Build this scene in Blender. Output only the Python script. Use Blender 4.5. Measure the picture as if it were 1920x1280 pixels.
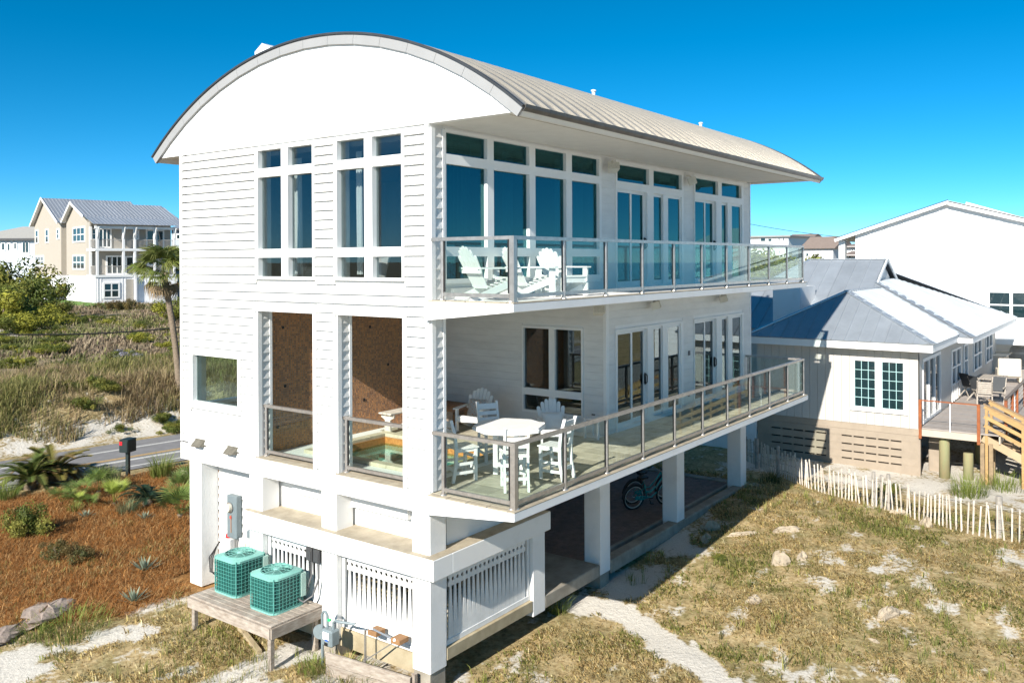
import bpy, math, random
import numpy as np
from mathutils import Vector, Matrix
R = math.radians
random.seed(7); rng = np.random.default_rng(7)
for o in list(bpy.data.objects): bpy.data.objects.remove(o)
S = bpy.context.scene; COL = S.collection
# ---------------------------------------------------------------- camera
F, U0, V0, ROLL, YAW = 1617.0, 960.0, 488.6, R(0.27), R(36.37)
CAM = Vector((-11.14, -9.94, 7.0))
fw = Vector((math.cos(YAW), math.sin(YAW), 0)); rt = Vector((math.sin(YAW), -math.cos(YAW), 0)); up = Vector((0, 0, 1))
cd = bpy.data.cameras.new('camera'); cam = bpy.data.objects.new('camera', cd); COL.objects.link(cam)
cd.sensor_width = 36.0; cd.lens = F * 36.0 / 1920.0; cd.shift_y = -(640 - V0) / 1920.0
cd.clip_start = 0.1; cd.clip_end = 6000
Mx = Matrix((rt, up, -fw)).transposed().to_4x4()
cam.matrix_world = Matrix.Translation(CAM) @ Mx @ Matrix.Rotation(-ROLL, 4, 'Z')
S.camera = cam
# ---------------------------------------------------------------- light
SUN = Vector((-1, -0.146, 0.59)).normalized()
w = bpy.data.worlds.new('World'); S.world = w; w.use_nodes = True
nt = w.node_tree; bg = nt.nodes['Background']
sky = nt.nodes.new('ShaderNodeTexSky'); sky.sky_type = 'NISHITA'; sky.sun_disc = False
sky.sun_elevation = math.asin(SUN.z); sky.sun_rotation = math.atan2(SUN.x, SUN.y)
sky.air_density = 0.5; sky.dust_density = 0.0; sky.ozone_density = 6.0; sky.altitude = 0
hsv = nt.nodes.new('ShaderNodeHueSaturation'); hsv.inputs['Saturation'].default_value = 1.25; hsv.inputs['Hue'].default_value = 0.480
nt.links.new(sky.outputs[0], hsv.inputs['Color']); nt.links.new(hsv.outputs[0], bg.inputs['Color'])
bg.inputs['Strength'].default_value = 0.078
sl = bpy.data.lights.new('sun', 'SUN'); sl.energy = 4.3; sl.angle = R(0.55); sl.color = (1.0, 0.945, 0.86)
so = bpy.data.objects.new('sun', sl); COL.objects.link(so)
so.rotation_euler = SUN.to_track_quat('Z', 'Y').to_euler(); so.location = (-20, -5, 25)
vs = S.view_settings; vs.view_transform = 'Standard'; vs.look = 'None'; vs.gamma = 1; vs.exposure = 0.98; vs.use_curve_mapping = False
# ---------------------------------------------------------------- helpers
def ray(u, v):
    dx, dy = u - U0, V0 - v; c, s = math.cos(ROLL), math.sin(ROLL)
    return fw + rt * ((dx * c + dy * s) / F) + up * ((-dx * s + dy * c) / F)
def pl(u, v, ax, val):
    r = ray(u, v); return CAM + r * ((val - CAM[ax]) / r[ax])
def tag(o, label=None, cat=None, group=None, kind=None):
    for k, x in (('label', label), ('category', cat), ('group', group), ('kind', kind)):
        if x: o[k] = x
    return o
def thing(name, label, cat, loc=(0, 0, 0), rz=0, group=None):
    o = bpy.data.objects.new(name, None); COL.objects.link(o); o.empty_display_size = 0.2
    o.location = loc; o.rotation_euler = (0, 0, rz); return tag(o, label, cat, group)
def copy_tree(o, parent=None):
    c = o.copy(); COL.objects.link(c); c.parent = parent
    for ch in o.children: copy_tree(ch, c)
    return c
class B:
    """collects geometry for one mesh"""
    def __init__(s): s.v = []; s.f = []; s.c = []
    def add(s, vs, fs):
        n = len(s.v); s.v += [tuple(x) for x in vs]; s.f += [tuple(i + n for i in f) for f in fs]; return s
    def box(s, x0, x1, y0, y1, z0, z1):
        return s.add([(x0,y0,z0),(x1,y0,z0),(x1,y1,z0),(x0,y1,z0),(x0,y0,z1),(x1,y0,z1),(x1,y1,z1),(x0,y1,z1)],
                     [(0,3,2,1),(4,5,6,7),(0,1,5,4),(1,2,6,5),(2,3,7,6),(3,0,4,7)])
    def bbox(s, x0, x1, y0, y1, z0, z1, b=.01):
        """box with chamfered edges"""
        V = []; F_ = []
        xs, ys, zs = (x0, x1), (y0, y1), (z0, z1); idx = {}
        for i in (0, 1):
            for j in (0, 1):
                for k in (0, 1):
                    for a in (0, 1, 2):
                        p = [xs[i], ys[j], zs[k]]; sg = (i, j, k)
                        for q in (0, 1, 2):
                            if q != a: p[q] += b if sg[q] == 0 else -b
                        idx[i, j, k, a] = len(V); V.append(tuple(p))
        def quad(a, s_):
            o1, o2 = [q for q in (0, 1, 2) if q != a]
            r = []
            for (p, q) in ((0, 0), (1, 0), (1, 1), (0, 1)):
                t = [0, 0, 0]; t[a] = s_; t[o1] = p; t[o2] = q; r.append(idx[t[0], t[1], t[2], a])
            flip = (s_ == 0) ^ (a == 1)
            F_.append(tuple(reversed(r)) if flip else tuple(r))
        for a in (0, 1, 2):
            quad(a, 0); quad(a, 1)
        for a in (0, 1, 2):
            o1, o2 = [q for q in (0, 1, 2) if q != a]
            for p in (0, 1):
                for q in (0, 1):
                    t0 = [0, 0, 0]; t0[o1] = p; t0[o2] = q; t1 = list(t0); t1[a] = 1
                    F_.append((idx[t0[0], t0[1], t0[2], o1], idx[t1[0], t1[1], t1[2], o1], idx[t1[0], t1[1], t1[2], o2], idx[t0[0], t0[1], t0[2], o2]))
        for i in (0, 1):
            for j in (0, 1):
                for k in (0, 1): F_.append((idx[i, j, k, 0], idx[i, j, k, 1], idx[i, j, k, 2]))
        return s.add(V, F_)
    def bar(s, p, q, w_, h_, upv=(0, 0, 1)):
        p, q = Vector(p), Vector(q); d = (q - p).normalized(); u = Vector(upv)
        a = d.cross(u)
        if a.length < 1e-4: a = d.cross(Vector((1, 0, 0)))
        a.normalize(); b = a.cross(d).normalized(); a *= w_ / 2; b *= h_ / 2
        return s.add([p-a-b, p+a-b, p+a+b, p-a+b, q-a-b, q+a-b, q+a+b, q-a+b],
                     [(0,1,2,3),(7,6,5,4),(0,4,5,1),(1,5,6,2),(2,6,7,3),(3,7,4,0)])
    def tube(s, path, r, n=8, cap=True):
        P = [Vector(x) for x in path]; rs = r if isinstance(r, (list, tuple)) else [r] * len(P); V = []; Fc = []
        prev = None
        for i, p in enumerate(P):
            d = (P[min(i+1, len(P)-1)] - P[max(i-1, 0)]).normalized()
            a = (prev - d * prev.dot(d)) if prev is not None else d.cross(Vector((0, 0, 1)))
            if a.length < 1e-3: a = d.cross(Vector((1, 0, 0)))
            a.normalize(); prev = a; b = d.cross(a)
            for k in range(n):
                t = 2 * math.pi * k / n; V.append(p + (a * math.cos(t) + b * math.sin(t)) * rs[i])
        for i in range(len(P) - 1):
            for k in range(n): Fc.append((i*n+k, i*n+(k+1) % n, (i+1)*n+(k+1) % n, (i+1)*n+k))
        if cap: Fc.append(tuple(reversed(range(n)))); Fc.append(tuple(range((len(P)-1)*n, len(P)*n)))
        return s.add(V, Fc)
    def prism(s, pts, ax, a0, a1):
        """2-D outline (ccw) extruded along axis ax from a0 to a1"""
        n = len(pts)
        def mk_(p, a):
            q = list(p); q.insert(ax, a); return tuple(q)
        V = [mk_(p, a0) for p in pts] + [mk_(p, a1) for p in pts]
        Fc = [tuple(reversed(range(n))), tuple(range(n, 2*n))] + [(i, (i+1) % n, n+(i+1) % n, n+i) for i in range(n)]
        return s.add(V, Fc)
    def disc(s, c, r0, r1, z0, z1, n=20):
        V = []; Fc = []
        for rr, z in ((r0, z0), (r1, z1)):
            for k in range(n):
                t = 2*math.pi*k/n; V.append((c[0]+rr*math.cos(t), c[1]+rr*math.sin(t), z))
        for k in range(n): Fc.append((k, (k+1) % n, n+(k+1) % n, n+k))
        Fc.append(tuple(reversed(range(n)))); Fc.append(tuple(range(n, 2*n)))
        return s.add(V, Fc)
    def build(s, name, mat, parent=None, smooth=False, loc=None, rot=None):
        me = bpy.data.meshes.new(name); me.from_pydata(s.v, [], s.f); me.update()
        if mat: me.materials.append(mat)
        if smooth: me.polygons.foreach_set('use_smooth', [True] * len(me.polygons))
        o = bpy.data.objects.new(name, me); COL.objects.link(o); o.parent = parent
        if loc: o.location = loc
        if rot: o.rotation_euler = rot
        return o
def inst(me, name, parent, loc, scale=(1, 1, 1), rot=(0, 0, 0)):
    o = bpy.data.objects.new(name, me); COL.objects.link(o); o.parent = parent
    o.location = loc; o.scale = scale; o.rotation_euler = rot; return o
def fix_normals(o):
    import bmesh
    bm = bmesh.new(); bm.from_mesh(o.data); bmesh.ops.recalc_face_normals(bm, faces=bm.faces); bm.to_mesh(o.data); bm.free(); return o
# ---------------------------------------------------------------- materials
MATS = {}
def mk(name, col, rough=.6, metal=0., var=.12, vs=2.5, bump=0., bs=60., rnd=0., spec=.5, col2=None, stretch=(1, 1, 1), detail=5., hi=.68, lo=.32, obj=False, bump2=None):
    if name in MATS: return MATS[name]
    m = bpy.data.materials.new(name); m.use_nodes = True; t = m.node_tree; N = t.nodes; L = t.links
    p = N['Principled BSDF']; p.inputs['Roughness'].default_value = rough; p.inputs['Metallic'].default_value = metal; p.inputs['Specular IOR Level'].default_value = spec
    g = N.new('ShaderNodeNewGeometry'); mp = N.new('ShaderNodeMapping'); mp.inputs['Scale'].default_value = stretch
    if obj:
        tc = N.new('ShaderNodeTexCoord'); L.new(tc.outputs['Object'], mp.inputs['Vector'])
    else: L.new(g.outputs['Position'], mp.inputs['Vector'])
    nz = N.new('ShaderNodeTexNoise'); nz.inputs['Scale'].default_value = vs; nz.inputs['Detail'].default_value = detail; nz.inputs['Roughness'].default_value = .65
    L.new(mp.outputs[0], nz.inputs['Vector'])
    cr = N.new('ShaderNodeValToRGB'); cr.color_ramp.elements[0].position = lo; cr.color_ramp.elements[1].position = hi
    c2 = col2 or tuple(c * (1 - var) for c in col)
    cr.color_ramp.elements[0].color = (*c2, 1); cr.color_ramp.elements[1].color = (*[min(1, c * (1 + (var * .4 if not col2 else 0))) for c in col], 1)
    L.new(nz.outputs['Fac'], cr.inputs['Fac']); out = cr.outputs['Color']
    if rnd:
        oi = N.new('ShaderNodeObjectInfo'); mr = N.new('ShaderNodeMapRange'); mr.inputs['To Min'].default_value = 1 - rnd; mr.inputs['To Max'].default_value = 1 + rnd
        L.new(oi.outputs['Random'], mr.inputs['Value'])
        mx = N.new('ShaderNodeMix'); mx.data_type = 'RGBA'; mx.blend_type = 'MULTIPLY'; mx.inputs['Factor'].default_value = 1
        L.new(out, mx.inputs['A']); L.new(mr.outputs[0], mx.inputs['B']); out = mx.outputs['Result']
    L.new(out, p.inputs['Base Color'])
    if bump:
        n2 = N.new('ShaderNodeTexNoise'); n2.inputs['Scale'].default_value = bs; n2.inputs['Detail'].default_value = 4
        L.new(mp.outputs[0], n2.inputs['Vector'])
        bp = N.new('ShaderNodeBump'); bp.inputs['Strength'].default_value = bump; bp.inputs['Distance'].default_value = bump2 or .01
        L.new(n2.outputs['Fac'], bp.inputs['Height']); L.new(bp.outputs[0], p.inputs['Normal'])
    MATS[name] = m; return m
def glassmat(name, tint, refl=.1, gcol=(1, 1, 1), rough=0.0):
    m = bpy.data.materials.new(name); m.use_nodes = True; t = m.node_tree; N = t.nodes; L = t.links
    N.remove(N['Principled BSDF']); o = N['Material Output']
    tr = N.new('ShaderNodeBsdfTransparent'); tr.inputs[0].default_value = (*tint, 1)
    gl = N.new('ShaderNodeBsdfGlossy'); gl.inputs['Roughness'].default_value = rough; gl.inputs[0].default_value = (*gcol, 1)
    lw = N.new('ShaderNodeLayerWeight'); lw.inputs['Blend'].default_value = .5
    pw = N.new('ShaderNodeMath'); pw.operation = 'POWER'; pw.inputs[1].default_value = 5.0; L.new(lw.outputs['Facing'], pw.inputs[0])
    mr = N.new('ShaderNodeMapRange'); mr.inputs['To Min'].default_value = refl; mr.inputs['To Max'].default_value = 1.0; L.new(pw.outputs[0], mr.inputs['Value'])
    mx = N.new('ShaderNodeMixShader'); L.new(mr.outputs[0], mx.inputs[0]); L.new(tr.outputs[0], mx.inputs[1]); L.new(gl.outputs[0], mx.inputs[2])
    L.new(mx.outputs[0], o.inputs['Surface']); MATS[name] = m; return m
def vcol_mat(name, rough=.75, trans=0.25, spec=.3):
    """leaf material: colour from the mesh's own colour attribute"""
    m = bpy.data.materials.new(name); m.use_nodes = True; t = m.node_tree; N = t.nodes; L = t.links
    p = N['Principled BSDF']; p.inputs['Roughness'].default_value = rough; p.inputs['Specular IOR Level'].default_value = spec
    a = N.new('ShaderNodeVertexColor'); a.layer_name = 'col'; L.new(a.outputs[0], p.inputs['Base Color'])
    if trans:
        tb = N.new('ShaderNodeBsdfTranslucent'); L.new(a.outputs[0], tb.inputs[0]); mx = N.new('ShaderNodeMixShader'); mx.inputs[0].default_value = trans
        L.new(p.outputs[0], mx.inputs[1]); L.new(tb.outputs[0], mx.inputs[2]); L.new(mx.outputs[0], N['Material Output'].inputs['Surface'])
    MATS[name] = m; return m
def leaf_mesh(name, V, Fq, colors, mat):
    """numpy mesh: V (n,3), Fq (m,k) faces, colors (n,3)"""
    me = bpy.data.meshes.new(name); n, m_, k = len(V), len(Fq), Fq.shape[1]
    me.vertices.add(n); me.vertices.foreach_set('co', V.astype(np.float32).ravel())
    me.loops.add(m_ * k); me.loops.foreach_set('vertex_index', Fq.astype(np.int32).ravel())
    me.polygons.add(m_); me.polygons.foreach_set('loop_start', np.arange(m_, dtype=np.int32) * k)
    try: me.polygons.foreach_set('loop_total', np.full(m_, k, dtype=np.int32))
    except Exception: pass
    ca = me.color_attributes.new('col', 'FLOAT_COLOR', 'POINT')
    ca.data.foreach_set('color', np.c_[colors, np.ones(n)].astype(np.float32).ravel())
    me.update(calc_edges=True); me.validate(); me.materials.append(mat); return me
white = mk('white_paint', (.80, .80, .78), .45, var=.05, vs=1.6, bump=.15, bs=90, spec=.4)
siding = mk('white_siding', (.72, .715, .69), .5, var=.12, vs=1.1, bump=.2, bs=50, rnd=.02, stretch=(1, 1, 3))
stucco = mk('white_stucco', (.80, .795, .775), .7, var=.07, vs=1.4, bump=.55, bs=55, col2=(.70, .69, .66), lo=.2, hi=.5)
fascia_m = mk('rim_flashing', (.33, .33, .325), .5, metal=.1, var=.06, vs=1.5)
drip_m = mk('dark_drip_edge', (.045, .047, .05), .45, var=.3)
gutter_m = mk('brown_grey_gutter', (.115, .108, .10), .4, metal=.3, var=.3, vs=4)
roof_m = mk('tan_roof_metal', (.40, .375, .33), .34, metal=.55, var=.08, vs=1.2, rnd=.03)
soffit_m = mk('soffit_paint', (.74, .72, .67), .6, var=.06, vs=3, bump=.3, bs=25)
alu = mk('rail_metal', (.50, .46, .42), .38, metal=.75, var=.22, vs=9, stretch=(1, 1, 1), bump=.1, bs=40)
tan_stone = mk('tan_ledge', (.46, .40, .30), .75, var=.35, vs=3.5, col2=(.30, .255, .185), bump=.4, bs=30)
conc = mk('old_concrete', (.36, .325, .265), .85, var=.3, vs=2.5, col2=(.22, .195, .155), bump=.6, bs=25)
dark_int = mk('room_wall', (.42, .43, .43), .9, var=.05)
room_floor = mk('room_floor', (.16, .12, .09), .6, var=.2)
ceil_m = mk('room_ceiling', (.34, .33, .31), .9, var=.05)
rail_glass = glassmat('rail_glass', (.925, .97, .953), .05, (.50, .60, .62))
sea_glass = glassmat('tinted_pane', (.26, .46, .49), .16, (.20, .52, .56))
front_glass = glassmat('front_pane', (.80, .84, .84), .12, (.44, .52, .55))
clear_glass = glassmat('clear_pane', (.86, .94, .91), .06, (.9, 1, 1))
door_glass = glassmat('door_pane', (.34, .38, .38), .14, (.72, .84, .9))
far_glass = mk('far_pane', (.012, .03, .035), .04, var=.1, spec=.9)
black = mk('black_plastic', (.015, .015, .016), .45, var=.1)
wood_grey = mk('weathered_wood', (.42, .37, .31), .85, var=.3, vs=5, col2=(.24, .19, .15), bump=.7, bs=22, stretch=(1, 1, 4), rnd=.12)
wood_new = mk('yellow_lumber', (.46, .30, .12), .65, var=.25, vs=6, col2=(.34, .21, .085), bump=.3, bs=30, stretch=(1, 1, 3), rnd=.12)
wood_red = mk('stained_red_wood', (.34, .105, .03), .5, var=.3, vs=6, col2=(.22, .06, .02))
# ---------------------------------------------------------------- ground
CP = np.array([(-1,0,-.55),(0,-1,-.55),(2,-1,-.55),(3.5,-.6,-.5),(5.3,-1.1,-.52),(6.5,-.3,-.42),(8.2,-1.1,-.22),(9.8,-.4,-.1),(11.5,-1.1,.1),(14,-.5,.03),
 (14.5,-2,.05),(13.5,-3.5,.1),(12.5,-5,.1),(12.5,-7.5,.1),(9,-5,.05),(6,-5,-.3),(2,-5,-.5),(5,-9,-.3),(10,-10,0),(0,-10,-.5),(-11,-10,-.5),(-1.2,2.8,-.5),
 (-1,5.3,-.2),(0,7.2,.03),(-3,5,-.3),(-3,9,-.1),(0,10,.0),(2,14,0),(4,17,0),(-6,8,-.2),(-8,0,-.5),(19.4,-3.9,-.1),(16.5,-5.5,-.1),(24,-8,0),(20,2,0),
 (8,10,0),(15,10,0),(-5,15,0),(8,4,-.2),(12,4,-.12),(3,4,-.35),(1.5,1.5,-.5),(18,0,-.02),(28,-2,0),(8,15,0),(30,10,.1),(16,-14,0),(-6,-16,-.5)])
def vnoise(x, y, s, seed=0):
    """cheap smooth value noise, vectorised"""
    xs, ys = x / s + seed * 17.3, y / s + seed * 9.1
    xi, yi = np.floor(xs), np.floor(ys); fx, fy = xs - xi, ys - yi
    fx = fx * fx * (3 - 2 * fx); fy = fy * fy * (3 - 2 * fy)
    h = lambda a, b: np.modf(np.abs(np.sin(a * 127.1 + b * 311.7 + seed * 74.7) * 43758.5453))[0]
    return (h(xi, yi) * (1-fx) + h(xi+1, yi) * fx) * (1-fy) + (h(xi, yi+1) * (1-fx) + h(xi+1, yi+1) * fx) * fy
def fbm(x, y, s, seed=0, o=4):
    t = 0; a = .5; n = 0
    for i in range(o): t = t + a * vnoise(x, y, s / 2**i, seed + i); n += a; a *= .5
    return t / n
def rr(x, y): return y + .125 * x
def sstep(a, b, t):
    q = np.clip((t - a) / (b - a), 0, 1); return q * q * (3 - 2 * q)
def gz(x, y):
    x = np.asarray(x, float); y = np.asarray(y, float); sh = x.shape; xf, yf = x.ravel(), y.ravel()
    num = np.zeros_like(xf); den = np.zeros_like(xf) + 1e-9
    for (a, b, c) in CP:
        d2 = (xf - a)**2 + (yf - b)**2; k = np.exp(-d2 / (2 * 2.1**2)) + 1e-4 / (1 + d2); num += k * c; den += k
    z = num / den
    r = rr(xf, yf)
    far = sstep(15.5, 18, r); z = z * (1 - far)
    bank = sstep(23.7, 26.6, r) * 1.75 + sstep(26, 60, r) * .35 + sstep(50, 100, r) * .25
    z = z + bank
    z = z + (fbm(xf, yf, 9, 3) - .5) * .5 * sstep(26, 34, r) + (fbm(xf, yf, 2.2, 5) - .5) * .75 * sstep(24.0, 25.5, r) * (1 - sstep(28, 34, r) * .5)
    flat = sstep(17.2, 18.2, r) * (1 - sstep(23.0, 24.0, r))
    near = (1 - flat) * (1 - sstep(20, 24, r))
    hs = ((xf > -.3) & (xf < 15) & (yf > 0) & (yf < 7.6))
    z = z + near * np.where(hs, 0, 1) * ((fbm(xf, yf, 1.6, 1) - .5) * .10 + (fbm(xf, yf, .5, 2) - .5) * .05)
    z = z * (1 - flat) + flat * (-.03)
    z = z - sstep(30, 75, -yf) * 3.2
    return z.reshape(sh)
def gzf(x, y): return float(gz(np.array([x]), np.array([y]))[0])
def gp(u, v):
    """point of the ground seen at a pixel"""
    z = 0.0
    for _ in range(10):
        p = pl(u, v, 2, z); z = .3 * z + .7 * gzf(p.x, p.y)
    return pl(u, v, 2, z)
def axis(lo, hi, step, far, gr=1.22):
    c = list(np.arange(lo, hi + 1e-6, step)); s = step; a = lo; L_ = []
    while a > -far: s *= gr; a -= s; L_.append(a)
    s = step; b = hi; R_ = []
    while b < far: s *= gr; b += s; R_.append(b)
    return np.array(L_[::-1] + c + R_)
gx_, gy_ = axis(-9, 22, .16, 2500), axis(-14, 32, .16, 2500)
GX, GY = np.meshgrid(gx_, gy_); GZ = gz(GX, GY)
nx, ny = len(gx_), len(gy_)
V = np.c_[GX.ravel(), GY.ravel(), GZ.ravel()]
ii = (np.arange(ny-1)[:, None] * nx + np.arange(nx-1)[None, :]).ravel()
Fq = np.c_[ii, ii+1, ii+1+nx, ii+nx]
PATH = [(4.6, .4), (4.9, -.5), (5.0, -1.0), (4.45, -2.0), (3.95, -2.9), (3.35, -3.8), (2.9, -4.8), (2.2, -6.5), (1.5, -9)]
def pathdist(x, y):
    d = np.full(x.shape, 99.)
    for (a, b), (c, e) in zip(PATH[:-1], PATH[1:]):
        dx, dy = c-a, e-b; t = np.clip(((x-a)*dx + (y-b)*dy) / (dx*dx+dy*dy), 0, 1); d = np.minimum(d, np.hypot(x-a-t*dx, y-b-t*dy))
    return d
def masks(x, y):
    """how far each spot is bare sand or pine straw (0..1)"""
    r = rr(x, y); n1 = fbm(x, y, 2.4, 11); n2 = fbm(x, y, .7, 12)
    sand = np.clip((n1 - .66) * 5, 0, 1) * .35 + np.clip((fbm(x * .6, y, .4, 19, 5) - .54) * 5, 0, 1) * .55
    mid = np.exp(-(((x - 9.3) / 1.9)**2 + ((y + 4.7) / 1.3)**2)); sand = np.maximum(sand, mid * np.clip((fbm(x * .6, y, .34, 18, 5) - .47) * 6, 0, 1))
    pd = pathdist(x, y) + (n2 - .5) * .5 + (fbm(x, y, .22, 16) - .5) * .4 + (n1 - .5) * .35
    sand = np.maximum(sand, 1 - sstep(.16, .42, pd))
    sh = np.exp(-(((x - 7.5) / 3.2)**2 + ((y + .4) / .75)**2)); sand = np.maximum(sand, np.clip(sh * 1.6 * (n2 * 1.6 - .25), 0, .9))      # bare strip along the slab
    left = ((x < 1.2) & (y > .5) & (y < 9))
    sand = np.maximum(sand, left * np.clip((fbm(x * .6 + y * .3, y, .7, 14, 5) - .43) * 5, 0, .95))
    east = sstep(15.6, 17.2, x) * (1 - sstep(1, 3, y)) * (1 - sstep(34, 40, x)); sand = np.maximum(sand, east * np.clip(.1 + n2 * 1.1, 0, 1))
    beach = np.maximum(sstep(9, 13, -y - .35 * x), sstep(7.5, 11, -x) * (1 - sstep(4, 9, y))) ; sand = np.maximum(sand, beach)
    bank = sstep(23.2, 23.7, r) * (1 - sstep(24.4, 25.3, r + (n1 - .5) * 2.8)); sand = np.maximum(sand, bank * np.clip(.35 + .9 * (n2 - .2), 0, 1))
    plate = sstep(26, 30, r); sand = np.maximum(sand * (1 - plate), plate * np.clip((fbm(x, y * .55, 6, 15) - .60) * 5, 0, .9))
    e1 = x + (y - 6) * .22     # straw bed between the drive column and the road
    st = sstep(6.1, 7.3, y + (n1 - .5) * 1.6 + .33 * (x + 1.0)) * (1 - sstep(17.0, 17.6, r)) * (1 - sstep(6, 9, x)) * sstep(-16, -9, x)
    straw = np.clip(st, 0, 1); sand = sand * (1 - straw * .93)
    return np.clip(sand, 0, 1), straw
sd, st = masks(GX.ravel(), GY.ravel())
plateau = sstep(24, 30, rr(GX.ravel(), GY.ravel()))
gm = bpy.data.materials.new('dune_ground'); gm.use_nodes = True; t = gm.node_tree; N = t.nodes; L = t.links
p = N['Principled BSDF']; p.inputs['Roughness'].default_value = .95; p.inputs['Specular IOR Level'].default_value = .1
va = N.new('ShaderNodeVertexColor'); va.layer_name = 'col'; sep = N.new('ShaderNodeSeparateColor'); L.new(va.outputs[0], sep.inputs[0])
geo = N.new('ShaderNodeNewGeometry')
def noise_(sc, det=6, rg=.65):
    n = N.new('ShaderNodeTexNoise'); n.inputs['Scale'].default_value = sc; n.inputs['Detail'].default_value = det; n.inputs['Roughness'].default_value = rg
    L.new(geo.outputs['Position'], n.inputs['Vector']); return n.outputs['Fac']
def ramp_(src, *st_):
    c = N.new('ShaderNodeValToRGB'); e = c.color_ramp.elements
    while len(e) < len(st_): e.new(.5)
    for i, (q, cc) in enumerate(st_): e[i].position = q; e[i].color = (*cc, 1)
    L.new(src, c.inputs[0]); return c.outputs[0]
def mixc(f, a, b):
    m = N.new('ShaderNodeMix'); m.data_type = 'RGBA'; L.new(f, m.inputs['Factor']); L.new(a, m.inputs['A']); L.new(b, m.inputs['B']); return m.outputs['Result']
def edge(mask, ns, k, lo, hi):
    a = N.new('ShaderNodeMath'); a.operation = 'MULTIPLY_ADD'; L.new(ns, a.inputs[0]); a.inputs[1].default_value = k; L.new(mask, a.inputs[2])
    m = N.new('ShaderNodeMapRange'); m.inputs['From Min'].default_value = lo + k*.5; m.inputs['From Max'].default_value = hi + k*.5; L.new(a.outputs[0], m.inputs[0]); return m.outputs[0]
nA, nB, nC = noise_(1.3), noise_(9, 8), noise_(34, 6)
soil = ramp_(nB, (.28, (.17, .12, .06)), (.44, (.38, .28, .14)), (.60, (.52, .41, .23)), (.78, (.34, .30, .12)))
green = ramp_(nB, (.3, (.07, .075, .025)), (.7, (.20, .19, .07)))
soil = mixc(ramp_(nA, (.42, (0, 0, 0)), (.66, (.7, .7, .7))), soil, green)
dune = ramp_(nB, (.3, (.16, .12, .08)), (.55, (.31, .25, .16)), (.75, (.25, .23, .12)))
soil = mixc(sep.outputs['Blue'], soil, dune)
sandc = ramp_(nC, (.25, (.42, .38, .32)), (.45, (.60, .56, .49)), (.75, (.68, .65, .59)))
strawc = ramp_(nC, (.25, (.10, .04, .012)), (.45, (.27, .115, .032)), (.62, (.38, .185, .06)), (.8, (.25, .115, .04)))
strawc = mixc(ramp_(nA, (.40, (.35, .35, .35)), (.7, (0, 0, 0))), strawc, soil)
cc = mixc(edge(sep.outputs['Green'], nB, .8, .30, .55), soil, strawc)
cc = mixc(edge(sep.outputs['Red'], nB, 1.5, .35, .66), cc, sandc)
L.new(cc, p.inputs['Base Color'])
bp = N.new('ShaderNodeBump'); bp.inputs['Strength'].default_value = .8; bp.inputs['Distance'].default_value = .05; L.new(nB, bp.inputs['Height'])
bp2 = N.new('ShaderNodeBump'); bp2.inputs['Strength'].default_value = .5; bp2.inputs['Distance'].default_value = .02; L.new(nC, bp2.inputs['Height']); L.new(bp.outputs[0], bp2.inputs['Normal']); L.new(bp2.outputs[0], p.inputs['Normal'])
gme = leaf_mesh('ground', V, Fq, np.c_[sd, st, plateau], gm); gme.polygons.foreach_set('use_smooth', [True] * len(gme.polygons))
go = bpy.data.objects.new('ground', gme); COL.objects.link(go); tag(go, kind='structure')
# sea beyond the beach
sea_m = mk('sea_water', (.01, .10, .13), .12, var=.3, vs=.05, bump=.6, bs=1.2, spec=.6)
b = B(); b.add([(-2500, -2500, -1.9), (2500, -2500, -1.9), (2500, -55, -1.9), (-2500, -55, -1.9)], [(0, 1, 2, 3)]); tag(b.build('sea', sea_m), kind='structure')
# road
asph = mk('worn_asphalt', (.24, .235, .235), .9, var=.25, vs=2, col2=(.185, .18, .18), bump=.5, bs=60)
paint_w = mk('road_white', (.62, .61, .57), .7, var=.25, vs=14); paint_y = mk('road_yellow', (.50, .33, .15), .7, var=.3, vs=12)
def strip(name, r0, r1, z, m, x0=-120, x1=160, n=60):
    b = B(); V = []; Fc = []
    for i in range(n + 1):
        x = x0 + (x1 - x0) * i / n
        V += [(x, r0 - .125 * x, z), (x, r1 - .125 * x, z)]
    for i in range(n): Fc.append((2*i, 2*i+2, 2*i+3, 2*i+1))
    b.add(V, Fc); return b.build(name, m)
tag(strip('road', 18.35, 23.05, .0, asph), kind='structure')
for (r0, r1, m, nm) in ((18.75, 18.9, paint_w, 'edge_line'), (19.72, 19.95, paint_w, 'worn_line'), (20.18, 20.42, paint_y, 'centre_line'), (21.75, 21.92, paint_w, 'edge_line')):
    tag(strip(nm, r0, r1, .004, m), kind='structure')
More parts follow.
